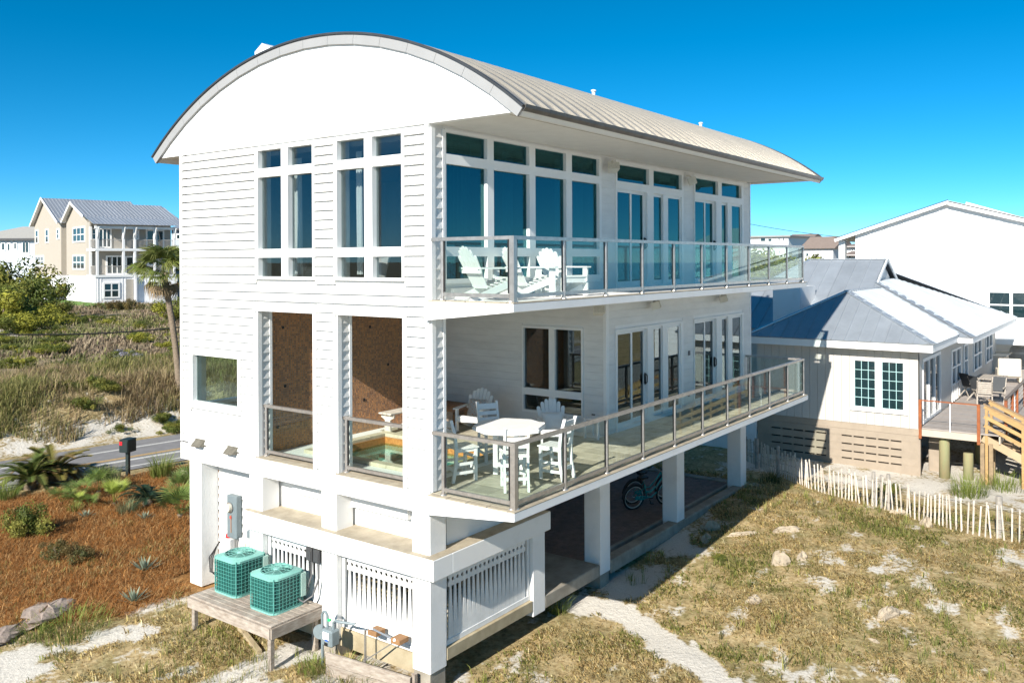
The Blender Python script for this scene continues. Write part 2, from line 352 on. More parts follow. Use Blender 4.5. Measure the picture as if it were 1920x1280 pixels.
# ---------------------------------------------------------------- the beach house
house = thing('beach_house', 'large white beach house with a curved barrel roof, two glass railed balconies and raised columns', 'house')
def holes_wall(name, ax, pos, inner, a0, a1, z0, z1, holes, m, m2=None, parent=None, rev=True):
    """wall on plane x=pos (ax 0, spans y) or y=pos (ax 1, spans x) with openings; inner = other face"""
    As = sorted({a0, a1, *[min(max(h[0], a0), a1) for h in holes], *[min(max(h[1], a0), a1) for h in holes]})
    Zs = sorted({z0, z1, *[min(max(h[2], z0), z1) for h in holes], *[min(max(h[3], z0), z1) for h in holes]})
    P = (lambda t, a, z: (t, a, z)) if ax == 0 else (lambda t, a, z: (a, t, z))
    def solid(i, j):
        if i < 0 or j < 0 or i >= len(As) - 1 or j >= len(Zs) - 1: return None
        ca, cz = (As[i] + As[i+1]) / 2, (Zs[j] + Zs[j+1]) / 2
        return not any(h[0] < ca < h[1] and h[2] < cz < h[3] for h in holes)
    V = []; Fc = []; mi = []
    def q(pts, k): n = len(V); V.extend(pts); Fc.append((n, n+1, n+2, n+3)); mi.append(k)
    for i in range(len(As) - 1):
        for j in range(len(Zs) - 1):
            if not solid(i, j): continue
            a, b_, c, d = As[i], As[i+1], Zs[j], Zs[j+1]
            q([P(pos, a, c), P(pos, b_, c), P(pos, b_, d), P(pos, a, d)], 0)
            q([P(inner, a, c), P(inner, b_, c), P(inner, b_, d), P(inner, a, d)], 1 if m2 else 0)
            if not solid(i-1, j): q([P(pos, a, c), P(inner, a, c), P(inner, a, d), P(pos, a, d)], 0)
            if not solid(i+1, j): q([P(pos, b_, c), P(inner, b_, c), P(inner, b_, d), P(pos, b_, d)], 0)
            if not solid(i, j-1): q([P(pos, a, c), P(inner, a, c), P(inner, b_, c), P(pos, b_, c)], 0)
            if not solid(i, j+1): q([P(pos, a, d), P(inner, a, d), P(inner, b_, d), P(pos, b_, d)], 0)
    me = bpy.data.meshes.new(name); me.from_pydata(V, [], Fc); me.materials.append(m)
    if m2: me.materials.append(m2)
    me.polygons.foreach_set('material_index', mi); me.update()
    o = bpy.data.objects.new(name, me); COL.objects.link(o); o.parent = parent; return o
def window(name, parent, ax, out, inn, a0, a1, z0, z1, panes, fm, gm_, gpos=None, sub='pane', gt=.012):
    """one mesh frame with its panes as children; out/inn = positions of the frame's faces"""
    f = holes_wall(name, ax, out, inn, a0, a1, z0, z1, panes, fm, None, parent)
    for i, (p0, p1, q0, q1) in enumerate(panes):
        g = (out + inn) / 2 if gpos is None else (gpos[i % len(gpos)] if isinstance(gpos, (list, tuple)) else gpos)
        b = B(); e = .004
        if ax == 0: b.box(g - gt/2, g + gt/2, p0 - e, p1 + e, q0 - e, q1 + e)
        else: b.box(p0 - e, p1 + e, g - gt/2, g + gt/2, q0 - e, q1 + e)
        b.build(sub, gm_, f)
    return f
DL, DU, SOF, W, LN = 3.01, 6.33, 9.374, 7.42, 14.83
rows3 = [(8.887, 9.255), (7.255, 8.712), (6.702, 7.085)]
winA = (2.94, 4.735, 6.645, 9.315); winB = (.585, 2.38, 6.645, 9.315)
op1 = (3.0, 4.755, DL, 6.0); op2 = (.63, 2.37, DL, 6.0); sqw = (5.26, 7.03, 3.81, 5.0)
g_holes = [winA, winB, op1, op2, sqw]
gable = holes_wall('gable_wall', 0, 0, .34, .0, W, 3.0, SOF, g_holes, siding, dark_int, house)
# clapboards: wedge shaped boards, one object each
bd = B(); bd.prism([(-.034, 0), (0, 0), (0, 1), (-.006, 1)], 0, 0, 1)       # local: x length, y out (negative), z height
BOARD = bd.build('siding_board', siding); BM = BOARD.data; bpy.data.objects.remove(BOARD)
bd = B(); bd.prism([(-.012, .02), (0, .02), (0, 1), (-.012, 1)], 0, 0, 1)
bd2 = B(); bd2.prism([(-.058, .07), (0, .07), (0, 1), (-.008, 1)], 0, 0, 1); tmp = bd2.build('siding_board', siding); GM = tmp.data; bpy.data.objects.remove(tmp)
tmp = bd.build('shiplap_board', siding); SM = tmp.data; bpy.data.objects.remove(tmp)
EXP = .1762
def boards(parent, ax, pos, a0, a1, z0, z1, holes, mesh, name, sgn=1):
    n = int(round((z1 - z0) / EXP))
    for i in range(n):
        zb = z0 + i * EXP; h = min(EXP, z1 - zb); zc = zb + h / 2; segs = [(a0, a1)]
        for (h0, h1, q0, q1) in holes:
            if zb + h * .25 < q1 and zb + h * .75 > q0:
                ns = []
                for (s0, s1) in segs:
                    if h1 <= s0 or h0 >= s1: ns.append((s0, s1)); continue
                    if h0 > s0: ns.append((s0, h0))
                    if h1 < s1: ns.append((h1, s1))
                segs = ns
        for (s0, s1) in segs:
            if s1 - s0 < .05: continue
            if ax == 0: inst(mesh, name, parent, (pos, s1 - .002, zb), (s1 - s0 - .004, 1, h), (0, 0, R(-90)))
            else: inst(mesh, name, parent, (s0 + .002, pos, zb), (s1 - s0 - .004, 1, h))
m_ = .06
def grow(h, e): return (h[0] - e, h[1] + e, h[2] - e, h[3] + e)
bh = [grow(winA, .0), grow(winB, .0), (op1[0] - .09, op1[1] + .05, 0, 6.1), (op2[0] - .09, op2[1] + .05, 0, 6.1), grow(sqw, .0)]
boards(gable, 0, 0, .09, W - .07, 3.03, SOF - .03, bh, GM, 'siding_board')
# corner and opening trims
tb = B()
for (y0, y1, z0, z1) in ((0.0, .088, 3.03, SOF), (W - .068, W, 3.03, SOF), (op1[1], op1[1] + .048, DL, 6.098), (op1[0] - .088, op1[0], DL, 6.098), (op2[1], op2[1] + .048, DL, 6.098), (op2[0] - .088, op2[0], DL, 6.098), (op1[0], op1[1], 6.0, 6.098), (op2[0], op2[1], 6.0, 6.098)):
    tb.box(-.056, -.0005, y0, y1, z0, z1)
tb.build('wall_trim', white, gable)
# returns of the piers (faces towards the sea side), clapboards between two trims
for (yf, z0, z1) in ((op1[1], DL, 6.0), (op2[1], DL, 6.0), (0.0, 3.03, 6.0), (0.0, DU, 9.3)):
    boards(gable, 1, yf - .0005, .085, .275, z0, z1, [], BM, 'return_board')
    b = B(); b.box(-.02, .082, yf - .038, yf - .001, z0, z1); b.box(.278, .342, yf - .038, yf - .001, z0, z1); b.build('return_trim', white, gable)
# base band under the gable siding
b = B(); b.bbox(-.055, .36, -.01, .56, 2.63, 3.0, .012); b.bbox(-.05, .355, .565, W + .02, 2.63, 3.0, .012); b.build('base_band', stucco, house)
for o_ in (op1, op2):
    n = 4
    for i in range(n):
        s0 = o_[0] + (o_[1] - o_[0]) * i / n
        B().box(-.06, .36, s0 + .004, s0 + (o_[1] - o_[0]) / n - .004, 3.0, 3.014).build('sill_stone', tan_stone, house)
# other walls
U1 = (.346, 5.731, 6.6, 9.33); UD1 = (6.39, 10.01, DU, 9.33); UD2 = (10.69, 14.232, DU, 9.33)
side_up = holes_wall('side_wall', 1, 0, .2, .34, LN, DU - .3, SOF, [U1, UD1, UD2], white, dark_int, house)
LD1 = (6.363, 9.95, DL, 5.39); LD2 = (10.65, 14.2, DL, 5.39)
side_lo = holes_wall('side_wall', 1, 0, .2, 5.99, LN, 2.63, 6.0, [LD1, LD2], white, dark_int, house)
PW = (.62, 2.365, 3.33, 5.43)
porch_b = holes_wall('porch_wall', 0, 5.99, 6.15, .2, 4.9, 2.63, 6.05, [PW], white, dark_int, house)
boards(side_up, 1, -.001, .36, LN - .06, DU + .02, SOF, [U1, UD1, UD2], SM, 'shiplap_board')
boards(side_lo, 1, -.001, 6.06, LN - .06, DL, 5.99, [LD1, LD2], SM, 'shiplap_board')
boards(porch_b, 0, 5.989, .07, 4.88, DL, 6.0, [PW], SM, 'shiplap_board')
b = B(); b.box(5.93, 6.05, -.022, .06, DL, 6.0); b.box(LN - .055, LN + .02, -.02, .05, DL, 6.0); b.box(LN - .055, LN + .02, -.02, .05, DU, SOF); b.build('corner_trim', white, house)
far_w = holes_wall('rear_wall', 0, LN, LN - .2, 0, W, 2.63, SOF, [], white, dark_int, house)
lw_h = [(.35, 4.2, 3.75, 5.1)]
left_w = holes_wall('street_wall', 1, W, W - .2, 0, LN, 2.63, SOF, lw_h, white, dark_int, house)
mosaic = bpy.data.materials.new('brown_mosaic'); mosaic.use_nodes = True; t = mosaic.node_tree; N = t.nodes; L = t.links; p = N['Principled BSDF']
geo = N.new('ShaderNodeNewGeometry'); sx = N.new('ShaderNodeSeparateXYZ'); L.new(geo.outputs['Position'], sx.inputs[0]); cx = N.new('ShaderNodeCombineXYZ'); L.new(sx.outputs['X'], cx.inputs[0]); L.new(sx.outputs['Z'], cx.inputs[1])
bk = N.new('ShaderNodeTexBrick'); bk.offset = 0; bk.inputs['Scale'].default_value = 1; bk.inputs['Brick Width'].default_value = .05; bk.inputs['Row Height'].default_value = .05; bk.inputs['Mortar Size'].default_value = .004
bk.inputs['Color1'].default_value = (.60, .27, .09, 1); bk.inputs['Color2'].default_value = (.24, .115, .06, 1); bk.inputs['Mortar'].default_value = (.30, .24, .19, 1); bk.inputs['Bias'].default_value = -.1
L.new(cx.outputs[0], bk.inputs['Vector']); L.new(bk.outputs['Color'], p.inputs['Base Color']); p.inputs['Roughness'].default_value = .45
bp = N.new('ShaderNodeBump'); bp.inputs['Strength'].default_value = .9; bp.inputs['Distance'].default_value = .01; bp.invert = True; L.new(bk.outputs['Fac'], bp.inputs['Height'])
nzm = N.new('ShaderNodeTexNoise'); nzm.inputs['Scale'].default_value = 38; nzm.inputs['Detail'].default_value = 2; L.new(geo.outputs['Position'], nzm.inputs['Vector']); bq = N.new('ShaderNodeBump'); bq.inputs['Strength'].default_value = 1; bq.inputs['Distance'].default_value = .03; L.new(nzm.outputs['Fac'], bq.inputs['Height']); L.new(bp.outputs[0], bq.inputs['Normal']); L.new(bq.outputs[0], p.inputs['Normal'])
b = B(); b.box(.342, 5.985, 4.885, 4.93, 2.4, 6.0); mw = b.build('mosaic_wall', mosaic, house)
for (x, z) in ((.75, 5.6), (.8, 4.35), (2.7, 4.75), (3.9, 4.5), (3.1, 3.75), (3.3, 5.45), (.6, 3.5)):
    b = B(); b.box(x - .03, x + .03, 4.875, 4.8845, z - .03, z + .03); b.build('wall_light', black, mw)
B().bbox(4.75, 5.985, 3.55, 4.884, DL + .012, 3.36, .01).build('mosaic_ledge', mosaic, house)
# floors: slabs with cantilevered balconies
b = B(); b.box(.34, 5.9, .0, .9, 2.63, 3.0); b.box(.34, 5.9, 4.1, W - .2, 2.63, 3.0); b.box(.34, 1.0, .9, 4.1, 2.3, 3.0); b.box(3.0, 5.9, .9, 4.1, 2.3, 3.0); b.box(5.9, LN - .2, .2, W - .2, 2.63, 3.0); b.build('floor_slab', stucco, house)
for (zt, x0, x1, nm) in ((2.992, -.14, 14.54, 'lower'), (6.312, -.14, 14.47, 'upper')):
    b = B(); b.prism([(-1.86, zt - .13), (.03, zt - .33), (.03, zt), (-1.86, zt)], 0, x0, x1)
    sl_ = b.build('balcony_slab', stucco, house)
    cs = B(); cs.bbox(0, .404, 0, .13, 0, .02, .004); cso = cs.build('coping_stone', tan_stone); csm = cso.data; bpy.data.objects.remove(cso)
    for i in range(36): inst(csm, 'coping_stone', sl_, (x0 + .002 + i * .4075, -1.862, zt + .0005))
    for i in range(4): inst(csm, 'coping_stone', sl_, (x0 + .13, -1.72 + i * .43, zt + .0005), rot=(0, 0, R(90)))
b = B(); b.box(.34, LN - .2, .03, W - .2, 6.0, 6.312); b.build('upper_floor_slab', soffit_m, house)
b = B(); b.box(.345, LN - .21, .21, W - .21, 6.3125, DU); b.build('room_floor', room_floor, house)
b = B(); b.box(6.16, LN - .21, .21, W - .21, 3.0005, DL + .005); b.box(.345, 5.98, 4.94, W - .21, 3.0005, DL + .005); b.build('room_floor', room_floor, house)
b = B(); b.box(0.345, LN - .21, .21, W - .21, 9.2, 9.36); b.build('ceiling', ceil_m, house)
b = B(); b.box(6.2, 6.3, 2.9, W - .21, DU, 9.19); b.box(10.2, 10.3, .8, W - .21, DU, 9.19); b.box(9.9, 10.0, 2.0, W - .21, DL, 5.99); b.box(6.16, 6.3, 4.93, W - .2, DL, 5.99); b.build('light_stop_partition', dark_int, house)  # partitions added to stop light and keep the rooms dark
# slate tiles of the lower terrace
slate = mk('slate_tile', (.48, .44, .34), .55, var=.3, vs=3, col2=(.33, .30, .22), rnd=.22, bump=.3, bs=18)
tl = B(); tl.bbox(0, .452, 0, .452, 0, .012, .004); tlo = tl.build('floor_tile', slate); tlm = tlo.data; bpy.data.objects.remove(tlo)
fl = B(); fl.box(-.02, 14.45, -1.71, .0, 2.9925, 2.9985); fl.build('tile_bed', conc, house)
tb_ = [o for o in house.children if o.name.startswith('tile_bed')][0]
for i in range(31):
    for j in range(4):
        if 14.4 - (.01 + i * .458) > .3: inst(tlm, 'floor_tile', tb_, (.01 + i * .462, -1.70 + j * .425, 2.9985), (1, .93, 1))
for i in range(13):
    for j in range(10):
        x, y = .345 + i * .4345, .012 + j * .466
        if x + .44 > .78 and x < 3.2 and y + .46 > .72 and y < 4.28: continue
        if y + .45 > 4.885 or x + .43 > 5.98: continue
        inst(tlm, 'floor_tile', tb_, (x, y, 3.0005), (.95, 1.02, .9))
# sunken spa
water_m = glassmat('spa_water', (.55, .85, .82), .08, (1, 1, 1)); spa_m = mk('spa_plaster', (.42, .62, .58), .5, var=.15)
coping = mk('spa_coping', (.55, .49, .36), .7, var=.25, vs=5, bump=.3, bs=30); orange = mk('spa_tile_band', (.48, .22, .06), .4, var=.4, vs=16, col2=(.30, .12, .03))
spa = B(); spa.box(1.0, 3.0, .9, 4.1, 2.28, 2.30); spa = spa.build('spa_tub', spa_m, house)
b = B()
for (x0, x1, y0, y1) in ((.8, 1.0, .7, 4.3), (3.0, 3.2, .7, 4.3), (1.0, 3.0, .7, .9), (1.0, 3.0, 4.1, 4.3)):
    n = 6
    if y1 - y0 > x1 - x0:
        for i in range(n): b.bbox(x0, x1, y0 + (y1-y0)*i/n + .003, y0 + (y1-y0)*(i+1)/n - .003, 3.0005, 3.075, .01)
    else:
        for i in range(4): b.bbox(x0 + .003 + (x1-x0)*i/4, x0 + (x1-x0)*(i+1)/4 - .003, y0, y1, 3.0005, 3.075, .01)
b.build('coping', coping, spa)
b = B(); b.box(2.96, 2.998, .9, 4.1, 2.82, 3.0); b.box(1.002, 1.04, .9, 4.1, 2.82, 3.0); b.box(1.04, 2.96, .902, .94, 2.82, 3.0); b.box(1.04, 2.96, 4.06, 4.098, 2.82, 3.0); b.build('tile_band', orange, spa)
b = B(); b.box(2.96, 2.999, .9, 4.1, 2.3, 2.82); b.box(1.001, 1.04, .9, 4.1, 2.3, 2.82); b.box(1.04, 2.96, .901, .94, 2.3, 2.82); b.box(1.04, 2.96, 4.06, 4.099, 2.3, 2.82); b.build('shell', spa_m, spa)
b = B(); b.box(2.3, 2.95, 1.6, 3.6, 2.3, 2.78); b.box(1.9, 2.3, 1.9, 3.3, 2.3, 2.6); b.build('step', spa_m, spa)
b = B(); b.box(1.04, 2.96, .94, 4.06, 2.86, 2.866); b.build('water', water_m, spa)
# windows and doors
y2 = lambda ps: [(a, b_, q0, q1) for (q0, q1) in rows3 for (a, b_) in ps]
window('window', gable, 0, -.066, .1, *winA, y2([(3.905, 4.64), (2.985, 3.70)]), white, front_glass, .05)
window('window', gable, 0, -.066, .1, *winB, y2([(1.56, 2.29), (.63, 1.357)]), white, front_glass, .05)
window('window', gable, 0, -.066, .06, *sqw, [(5.345, 6.945, 3.96, 4.975)], white, clear_glass, .05)
ux = [(.373, 1.546), (1.745, 2.911), (3.118, 4.265), (4.487, 5.637)]
window('window', side_up, 1, -.035, .1, *U1, [(a, b_, q0, q1) for (q0, q1) in ((8.884, 9.265), (7.25, 8.71), (6.68, 7.08)) for (a, b_) in ux], white, sea_glass, .05)
def door_set(parent, x0, x1, z0, z1, trans, tz, doors, dz, gm_):
    ps = [(a, b_, *tz) for (a, b_) in trans] + [(doors[0][0] - .05, doors[1][1] + .07, dz[0] - .1, dz[1] + .07), (doors[2][0] - .01, doors[3][1] + .06, dz[0] - .1, dz[1] + .07)]
    f = holes_wall('sliding_door', 1, -.04, .1, x0, x1, z0, z1, ps, white, None, parent)
    for (a, b_) in trans:
        B().box(a - .004, b_ + .004, .044, .056, tz[0] - .004, tz[1] + .004).build('pane', gm_, f)
    for i, (a, b_) in enumerate(doors):
        e = .06; y = (.0, .045, .045, .0)[i]; ps0 = a - .055 if i in (0, 2) else doors[i-1][1] + .02; ps1 = b_ + .07 if i in (1, 3) else b_ + .075
        s = holes_wall('sash', 1, y, y + .04, ps0, ps1, dz[0] - .1, dz[1] + .07, [(a, b_, dz[0], dz[1])], white, None, f)
        B().box(a - .004, b_ + .004, y + .014, y + .026, dz[0] - .004, dz[1] + .004).build('pane', gm_, f)
    hx = doors[1][1] + .04
    b = B(); b.bbox(hx - .02, hx + .02, -.0, .04, z0 + .95, z0 + 1.2, .006); b.tube([(hx, .03, z0 + .93), (hx + .02, -.035, z0 + 1.0), (hx + .02, -.035, z0 + 1.15), (hx, .03, z0 + 1.22)], .012, 6); b.build('handle', black, f)
dr1 = [(6.49, 7.12), (7.28, 7.857), (8.278, 8.862), (9.152, 9.826)]; dr2 = [(10.763, 11.41), (11.553, 12.085), (12.55, 13.055), (13.39, 14.042)]
door_set(side_up, *UD1, [(6.447, 8.039), (8.271, 9.894)], (8.843, 9.232), dr1, (6.5, 8.59), sea_glass)
door_set(side_up, *UD2, [(10.743, 12.3), (12.55, 14.063)], (8.843, 9.232), dr2, (6.5, 8.59), sea_glass)
door_set(side_lo, *LD1, [], (0, 0), [(6.474, 7.126), (7.265, 7.844), (8.254, 8.805), (9.118, 9.754)], (3.2, 5.26), door_glass)
door_set(side_lo, *LD2, [], (0, 0), [(10.72, 11.36), (11.53, 12.07), (12.53, 13.05), (13.395, 14.02)], (3.2, 5.26), door_glass)
window('window', porch_b, 0, 5.955, 6.08, *PW, [(a, b_, q0, q1) for (q0, q1) in ((3.92, 5.365), (3.385, 3.75)) for (a, b_) in ((1.574, 2.32), (.67, 1.405))], white, door_glass, 6.03)
window('window', left_w, 1, W + .02, W - .15, .35, 4.2, 3.75, 5.1, [(.42, 2.2, 3.82, 5.03), (2.3, 4.13, 3.82, 5.03)], white, clear_glass, W - .06)
# ---------------- roof
CY, CZ, RR = 3.174, 3.13, 8.15
a_r = math.atan2(9.42 - CZ, -2.03 - CY); a_l = math.atan2(9.39 - CZ, 8.41 - CY)
def arc(r, n=32, e0=0., e1=0.): return [(CY + r * math.cos(a_r + e0 + (a_l - e1 - a_r - e0) * i / n), CZ + r * math.sin(a_r + e0 + (a_l - e1 - a_r - e0) * i / n)) for i in range(n + 1)]
roof = B(); po = arc(RR - .015); pi_ = arc(RR - .14)
roof.prism(po + pi_[::-1], 0, -.03, 15.45); roof = roof.build('roof', soffit_m, house); fix_normals(roof)
SP = .4216
pb = B(); a1_, a2_ = arc(RR), arc(RR + .012)
V = []; Fc = []; n = len(a1_)
prof = [(0.0, RR + .0), (.0, RR + .048), (.035, RR + .048), (.04, RR + .006), (.2, RR + .010), (.22, RR + .002), (SP - .001, RR + .006), (SP - .001, RR - .01), (0.0, RR - .01)]
for (px_, r_) in prof:
    for (y, z) in arc(r_): V.append((px_, y, z))
k = len(prof)
for j in range(k):
    for i in range(n - 1): Fc.append((j*n+i, j*n+i+1, ((j+1) % k)*n+i+1, ((j+1) % k)*n+i))
pb.add(V, Fc); pbo = pb.build('roof_panel', roof_m); fix_normals(pbo); pm = pbo.data; bpy.data.objects.remove(pbo)
for i in range(37): inst(pm, 'roof_panel', roof, (-.09 + i * SP, 0, 0))
# gable infill and rim
gi = [p_ for p_ in arc(RR - .13, 40) if p_[1] > SOF + .02]
b = B(); b.prism([(8.30, SOF - .006)] + [p_ for p_ in gi[::-1]] + [(-1.80, SOF - .006)], 0, -.04, .12); gb = b.build('gable_face', white, house); fix_normals(gb)
b = B(); b.prism([(8.30, SOF), (-1.80, SOF)] + [p_ for p_ in arc(RR - .12, 40) if p_[1] > SOF + .02], 0, LN - .1, LN + .03); fix_normals(b.build('gable_face', white, house))
rim = B(); drip = []
NS = 16; ar = arc(RR + .012, NS); ai = arc(RR - .165, NS)
holder = None
for i in range(NS):
    b = B(); (y0, z0), (y1, z1) = ar[i], ar[i+1]; (u0, w0), (u1, w1) = ai[i], ai[i+1]
    t_ = .004; L_ = lambda p_, q_, f_: (p_[0] + (q_[0]-p_[0])*f_, p_[1] + (q_[1]-p_[1])*f_)
    A_, B_, C_, D_ = L_((y0, z0), (y1, z1), t_), L_((y0, z0), (y1, z1), 1-t_), L_((u0, w0), (u1, w1), 1-t_), L_((u0, w0), (u1, w1), t_)
    b.prism([A_, B_, C_, D_], 0, -.095, -.041); fix_normals(b.build('rim_panel', fascia_m, gb))
b = B(); b.prism(arc(RR + .05, 48) + arc(RR + .013, 48)[::-1], 0, -.125, -.055); fix_normals(b.build('drip_edge', drip_m, roof))
b = B(); b.prism(arc(RR + .05, 48) + arc(RR - .14, 48)[::-1], 0, 15.452, 15.53); fix_normals(b.build('drip_edge', drip_m, roof))
# soffits and gutter
b = B(); b.box(-.035, 15.44, -1.80, .0, SOF, SOF + .02); b.box(-.035, 15.44, W, 8.28, SOF, SOF + .02); b.box(LN, 15.44, .0, W, SOF + .0, SOF + .02); b.build('soffit', soffit_m, house)
b = B(); b.box(-.02, 15.4, -1.62, -1.60, SOF - .004, SOF - .0005); b.build('soffit_seam', mk('seam', (.42, .38, .30), .8, var=.5, vs=5), house)
b = B(); b.prism([(-2.06, 9.415), (-2.02, 9.37), (-1.90, 9.365), (-1.80, 9.376), (-1.80, 9.44), (-2.02, 9.468), (-2.075, 9.468)], 0, -.06, 15.5); fix_normals(b.build('gutter', gutter_m, house))
# small roof vents
for (x, yy) in ((.30, 4.72),):
    zc = CZ + math.sqrt((RR)**2 - (yy - CY)**2)
    b = B(); b.prism([(-.16, -.02), (.16, -.06), (.16, .10), (.0, .19), (-.16, .12)], 0, -.12, .12); v_ = b.build('roof_vent', white, roof, loc=(x, yy, zc + .06)); v_.scale = (1.5, 1.5, 1.6)
for (u, v) in ((1113, 184), (1314, 240)):
    pp = pl(u, v, 1, 1.8); zc = CZ + math.sqrt(RR**2 - (1.8 - CY)**2)
    x_ = pp.x; b = B(); b.tube([(x_, 1.8, zc - .05), (x_, 1.8, zc + .28)], .045, 10); b.disc((x_, 1.8), .07, .07, zc + .28, zc + .32, 10); b.build('vent_pipe', white, roof)
# ---------------- lower structure
def col(x0, x1, y0, y1, z0, z1, nm='column'):
    b = B(); b.bbox(x0, x1, y0, y1, z0, z1, .012); return b.build(nm, stucco, house)
for y0 in (0.0, 2.35, 4.55): col(-.05, .38, y0 + .01, y0 + .43, -.12 if y0 < 4 else -.1, 2.63)
B().box(-.03, .36, .03, .41, -1.4, -.1).build('pile', conc, house); B().box(-.03, .36, 2.37, 2.75, -1.2, -.1).build('pile', conc, house)
col(.0, .44, 6.74, 7.17, -.1, 2.63)
for x0 in (5.67, 9.61, 14.0): col(x0, x0 + .44, .0, .43, -.10 if x0 < 6 else -.02, 2.63)
for x0 in (5.67, 9.61, 14.0, 2.9): col(x0, x0 + .44, 6.9, 7.3, -.10, 2.63)
b = B(); b.box(5.70, 6.08, .03, .40, -1.2, -.09); b.build('pile', conc, house)
b = B(); b.bbox(-.2, .30, -.2, 4.99, 1.56, 1.93, .012); b.bbox(.301, 3.37, -.2, .06, 1.565, 1.93, .012); b.build('ledge_beam', stucco, house)
b = B(); b.box(-.19, .455, -.19, 4.985, 1.9302, 1.9345); b.box(.4552, 3.36, -.19, .2, 1.9302, 1.9345); b.build('ledge_top', tan_stone, house)
b = B(); b.box(.45, .55, .2, 4.55, 1.935, 2.63); b.box(.45, .55, 4.55, 6.735, -.2, 2.63); b.box(.551, 5.6, .14, .22, 1.93, 2.63); b.build('enclosure_wall', white, house)
ew = [o for o in house.children if o.name.startswith('enclosure_wall')][0]
boards(ew, 0, .449, 4.99, 6.72, .1, 2.6, [], BM, 'siding_board')
col(3.02, 3.45, .0, .43, -.15, 1.93, 'post')
col(3.02, 3.45, .02, .4, 1.935, 2.66, 'post')
# slatted skirts: each slat tapers, with a round hole above every gap
slat_m = mk('white_slat', (.78, .78, .76), .55, var=.12, vs=4, bump=.2, bs=40, rnd=.03)
gap_m = mk('painted_void_shade', (.02, .018, .015), .9)
def skirt(ax, pos, a0, a1, z0, z1, pitch, name='skirt_panel'):
    f = B(); P = (lambda t, a, z: (t, a, z)) if ax == 0 else (lambda t, a, z: (a, t, z))
    def bx(a, b_, c, d, t0, t1): f.box(*((t0, t1, a, b_) if ax == 0 else (a, b_, t0, t1)), c, d)
    sg = 1
    bx(a0, a1, z0, z0 + .09, pos - .025, pos + .03); bx(a0, a0 + .07, z0 + .09, z1, pos - .02, pos + .03); bx(a1 - .07, a1, z0 + .09, z1, pos - .02, pos + .03)
    fr = f.build(name, slat_m, house)
    n = int((a1 - a0 - .16) / pitch); s0 = (a0 + a1) / 2 - n * pitch / 2
    hz = z1 - .24; top = z1 - .36
    for i in range(n):
        a, c = s0 + i * pitch, s0 + (i + 1) * pitch; mid = (a + c) / 2; hw = .028; q = .036
        # board with half holes on both sides and a gap that closes downwards
        out = []
        zl = z0 + .09 + .22
        g_ = .044
        out += [(a + .001, z0 + .09), (c - .001, z0 + .09), (c - .002, zl), (c - g_, top), (c - .0015, top + .002)]
        for k_ in range(7):
            t_ = -math.pi/2 + math.pi * k_ / 6; out.append((c - .0015 - q * math.cos(t_), hz + q * math.sin(t_)))
        out += [(c - .0015, z1), (a + .0015, z1)]
        for k_ in range(7):
            t_ = math.pi/2 - math.pi * k_ / 6; out.append((a + .0015 + q * math.cos(t_), hz + q * math.sin(t_)))
        out += [(a + .0015, top + .002), (a + g_, top), (a + .002, zl)]
        b = B(); V = [P(pos - .012, *o_) for o_ in out] + [P(pos + .012, *o_) for o_ in out]; m = len(out)
        b.add(V, [tuple(range(m)), tuple(range(2*m - 1, m - 1, -1))] + [(i_, (i_+1) % m, m + (i_+1) % m, m + i_) for i_ in range(m)]); b.build('slat', slat_m, fr)
    return fr
skirt(0, .1, .44, 2.34, .1, 1.56, .128); skirt(0, .1, 2.80, 4.54, .1, 1.56, .128); skirt(1, .1, .40, 3.0, .19, 1.565, .131)
b = B(); b.box(.05, .44, .44, 4.54, -.25, .09); b.box(.39, 3.0, .0, .3, -.02, .185); b.build('footing_curb', mk('stained_footing', (.46, .39, .26), .85, var=.3, vs=3, col2=(.32, .26, .16), bump=.5, bs=25), house)
# garage slab, pavers and kerb
b = B(); b.bbox(3.45, 5.65, .0, 7.3, -.12, .155, .02); b.build('walk_slab', conc, house)
b = B(); b.bbox(6.12, 14.6, -.02, .28, -.18, .125, .02); b.bbox(5.66, 14.6, .45, .55, -.2, .10, .01); b.box(5.66, 14.6, .55, 7.4, -.2, .04); b.bbox(14.3, 14.6, .55, 7.4, -.2, .125, .02); b.build('garage_slab', conc, house)
pav = mk('brick_paver', (.25, .18, .15), .85, var=.4, vs=6, col2=(.14, .105, .09), bump=.3)
b = B(); yy = .56; j = 0
while yy < 7.3:
    xx = 5.7 - (j % 2) * .1
    while xx < 14.25:
        b.box(xx + .003, xx + .197, yy + .003, yy + .097, .04, .085 + random.random() * .006); xx += .2
    yy += .1; j += 1
tag(b.build('paver', pav, house), kind='stuff')
# light-blocking walls added so the space under the house stays dark, as in the picture
b = B(); b.box(6.2, 9.5, 7.25, 7.35, .05, 2.63); b.box(10.1, 14.0, 7.25, 7.35, .05, 2.63); b.build('light_block_wall', mk('shade_wall', (.25, .25, .25), .9), house)
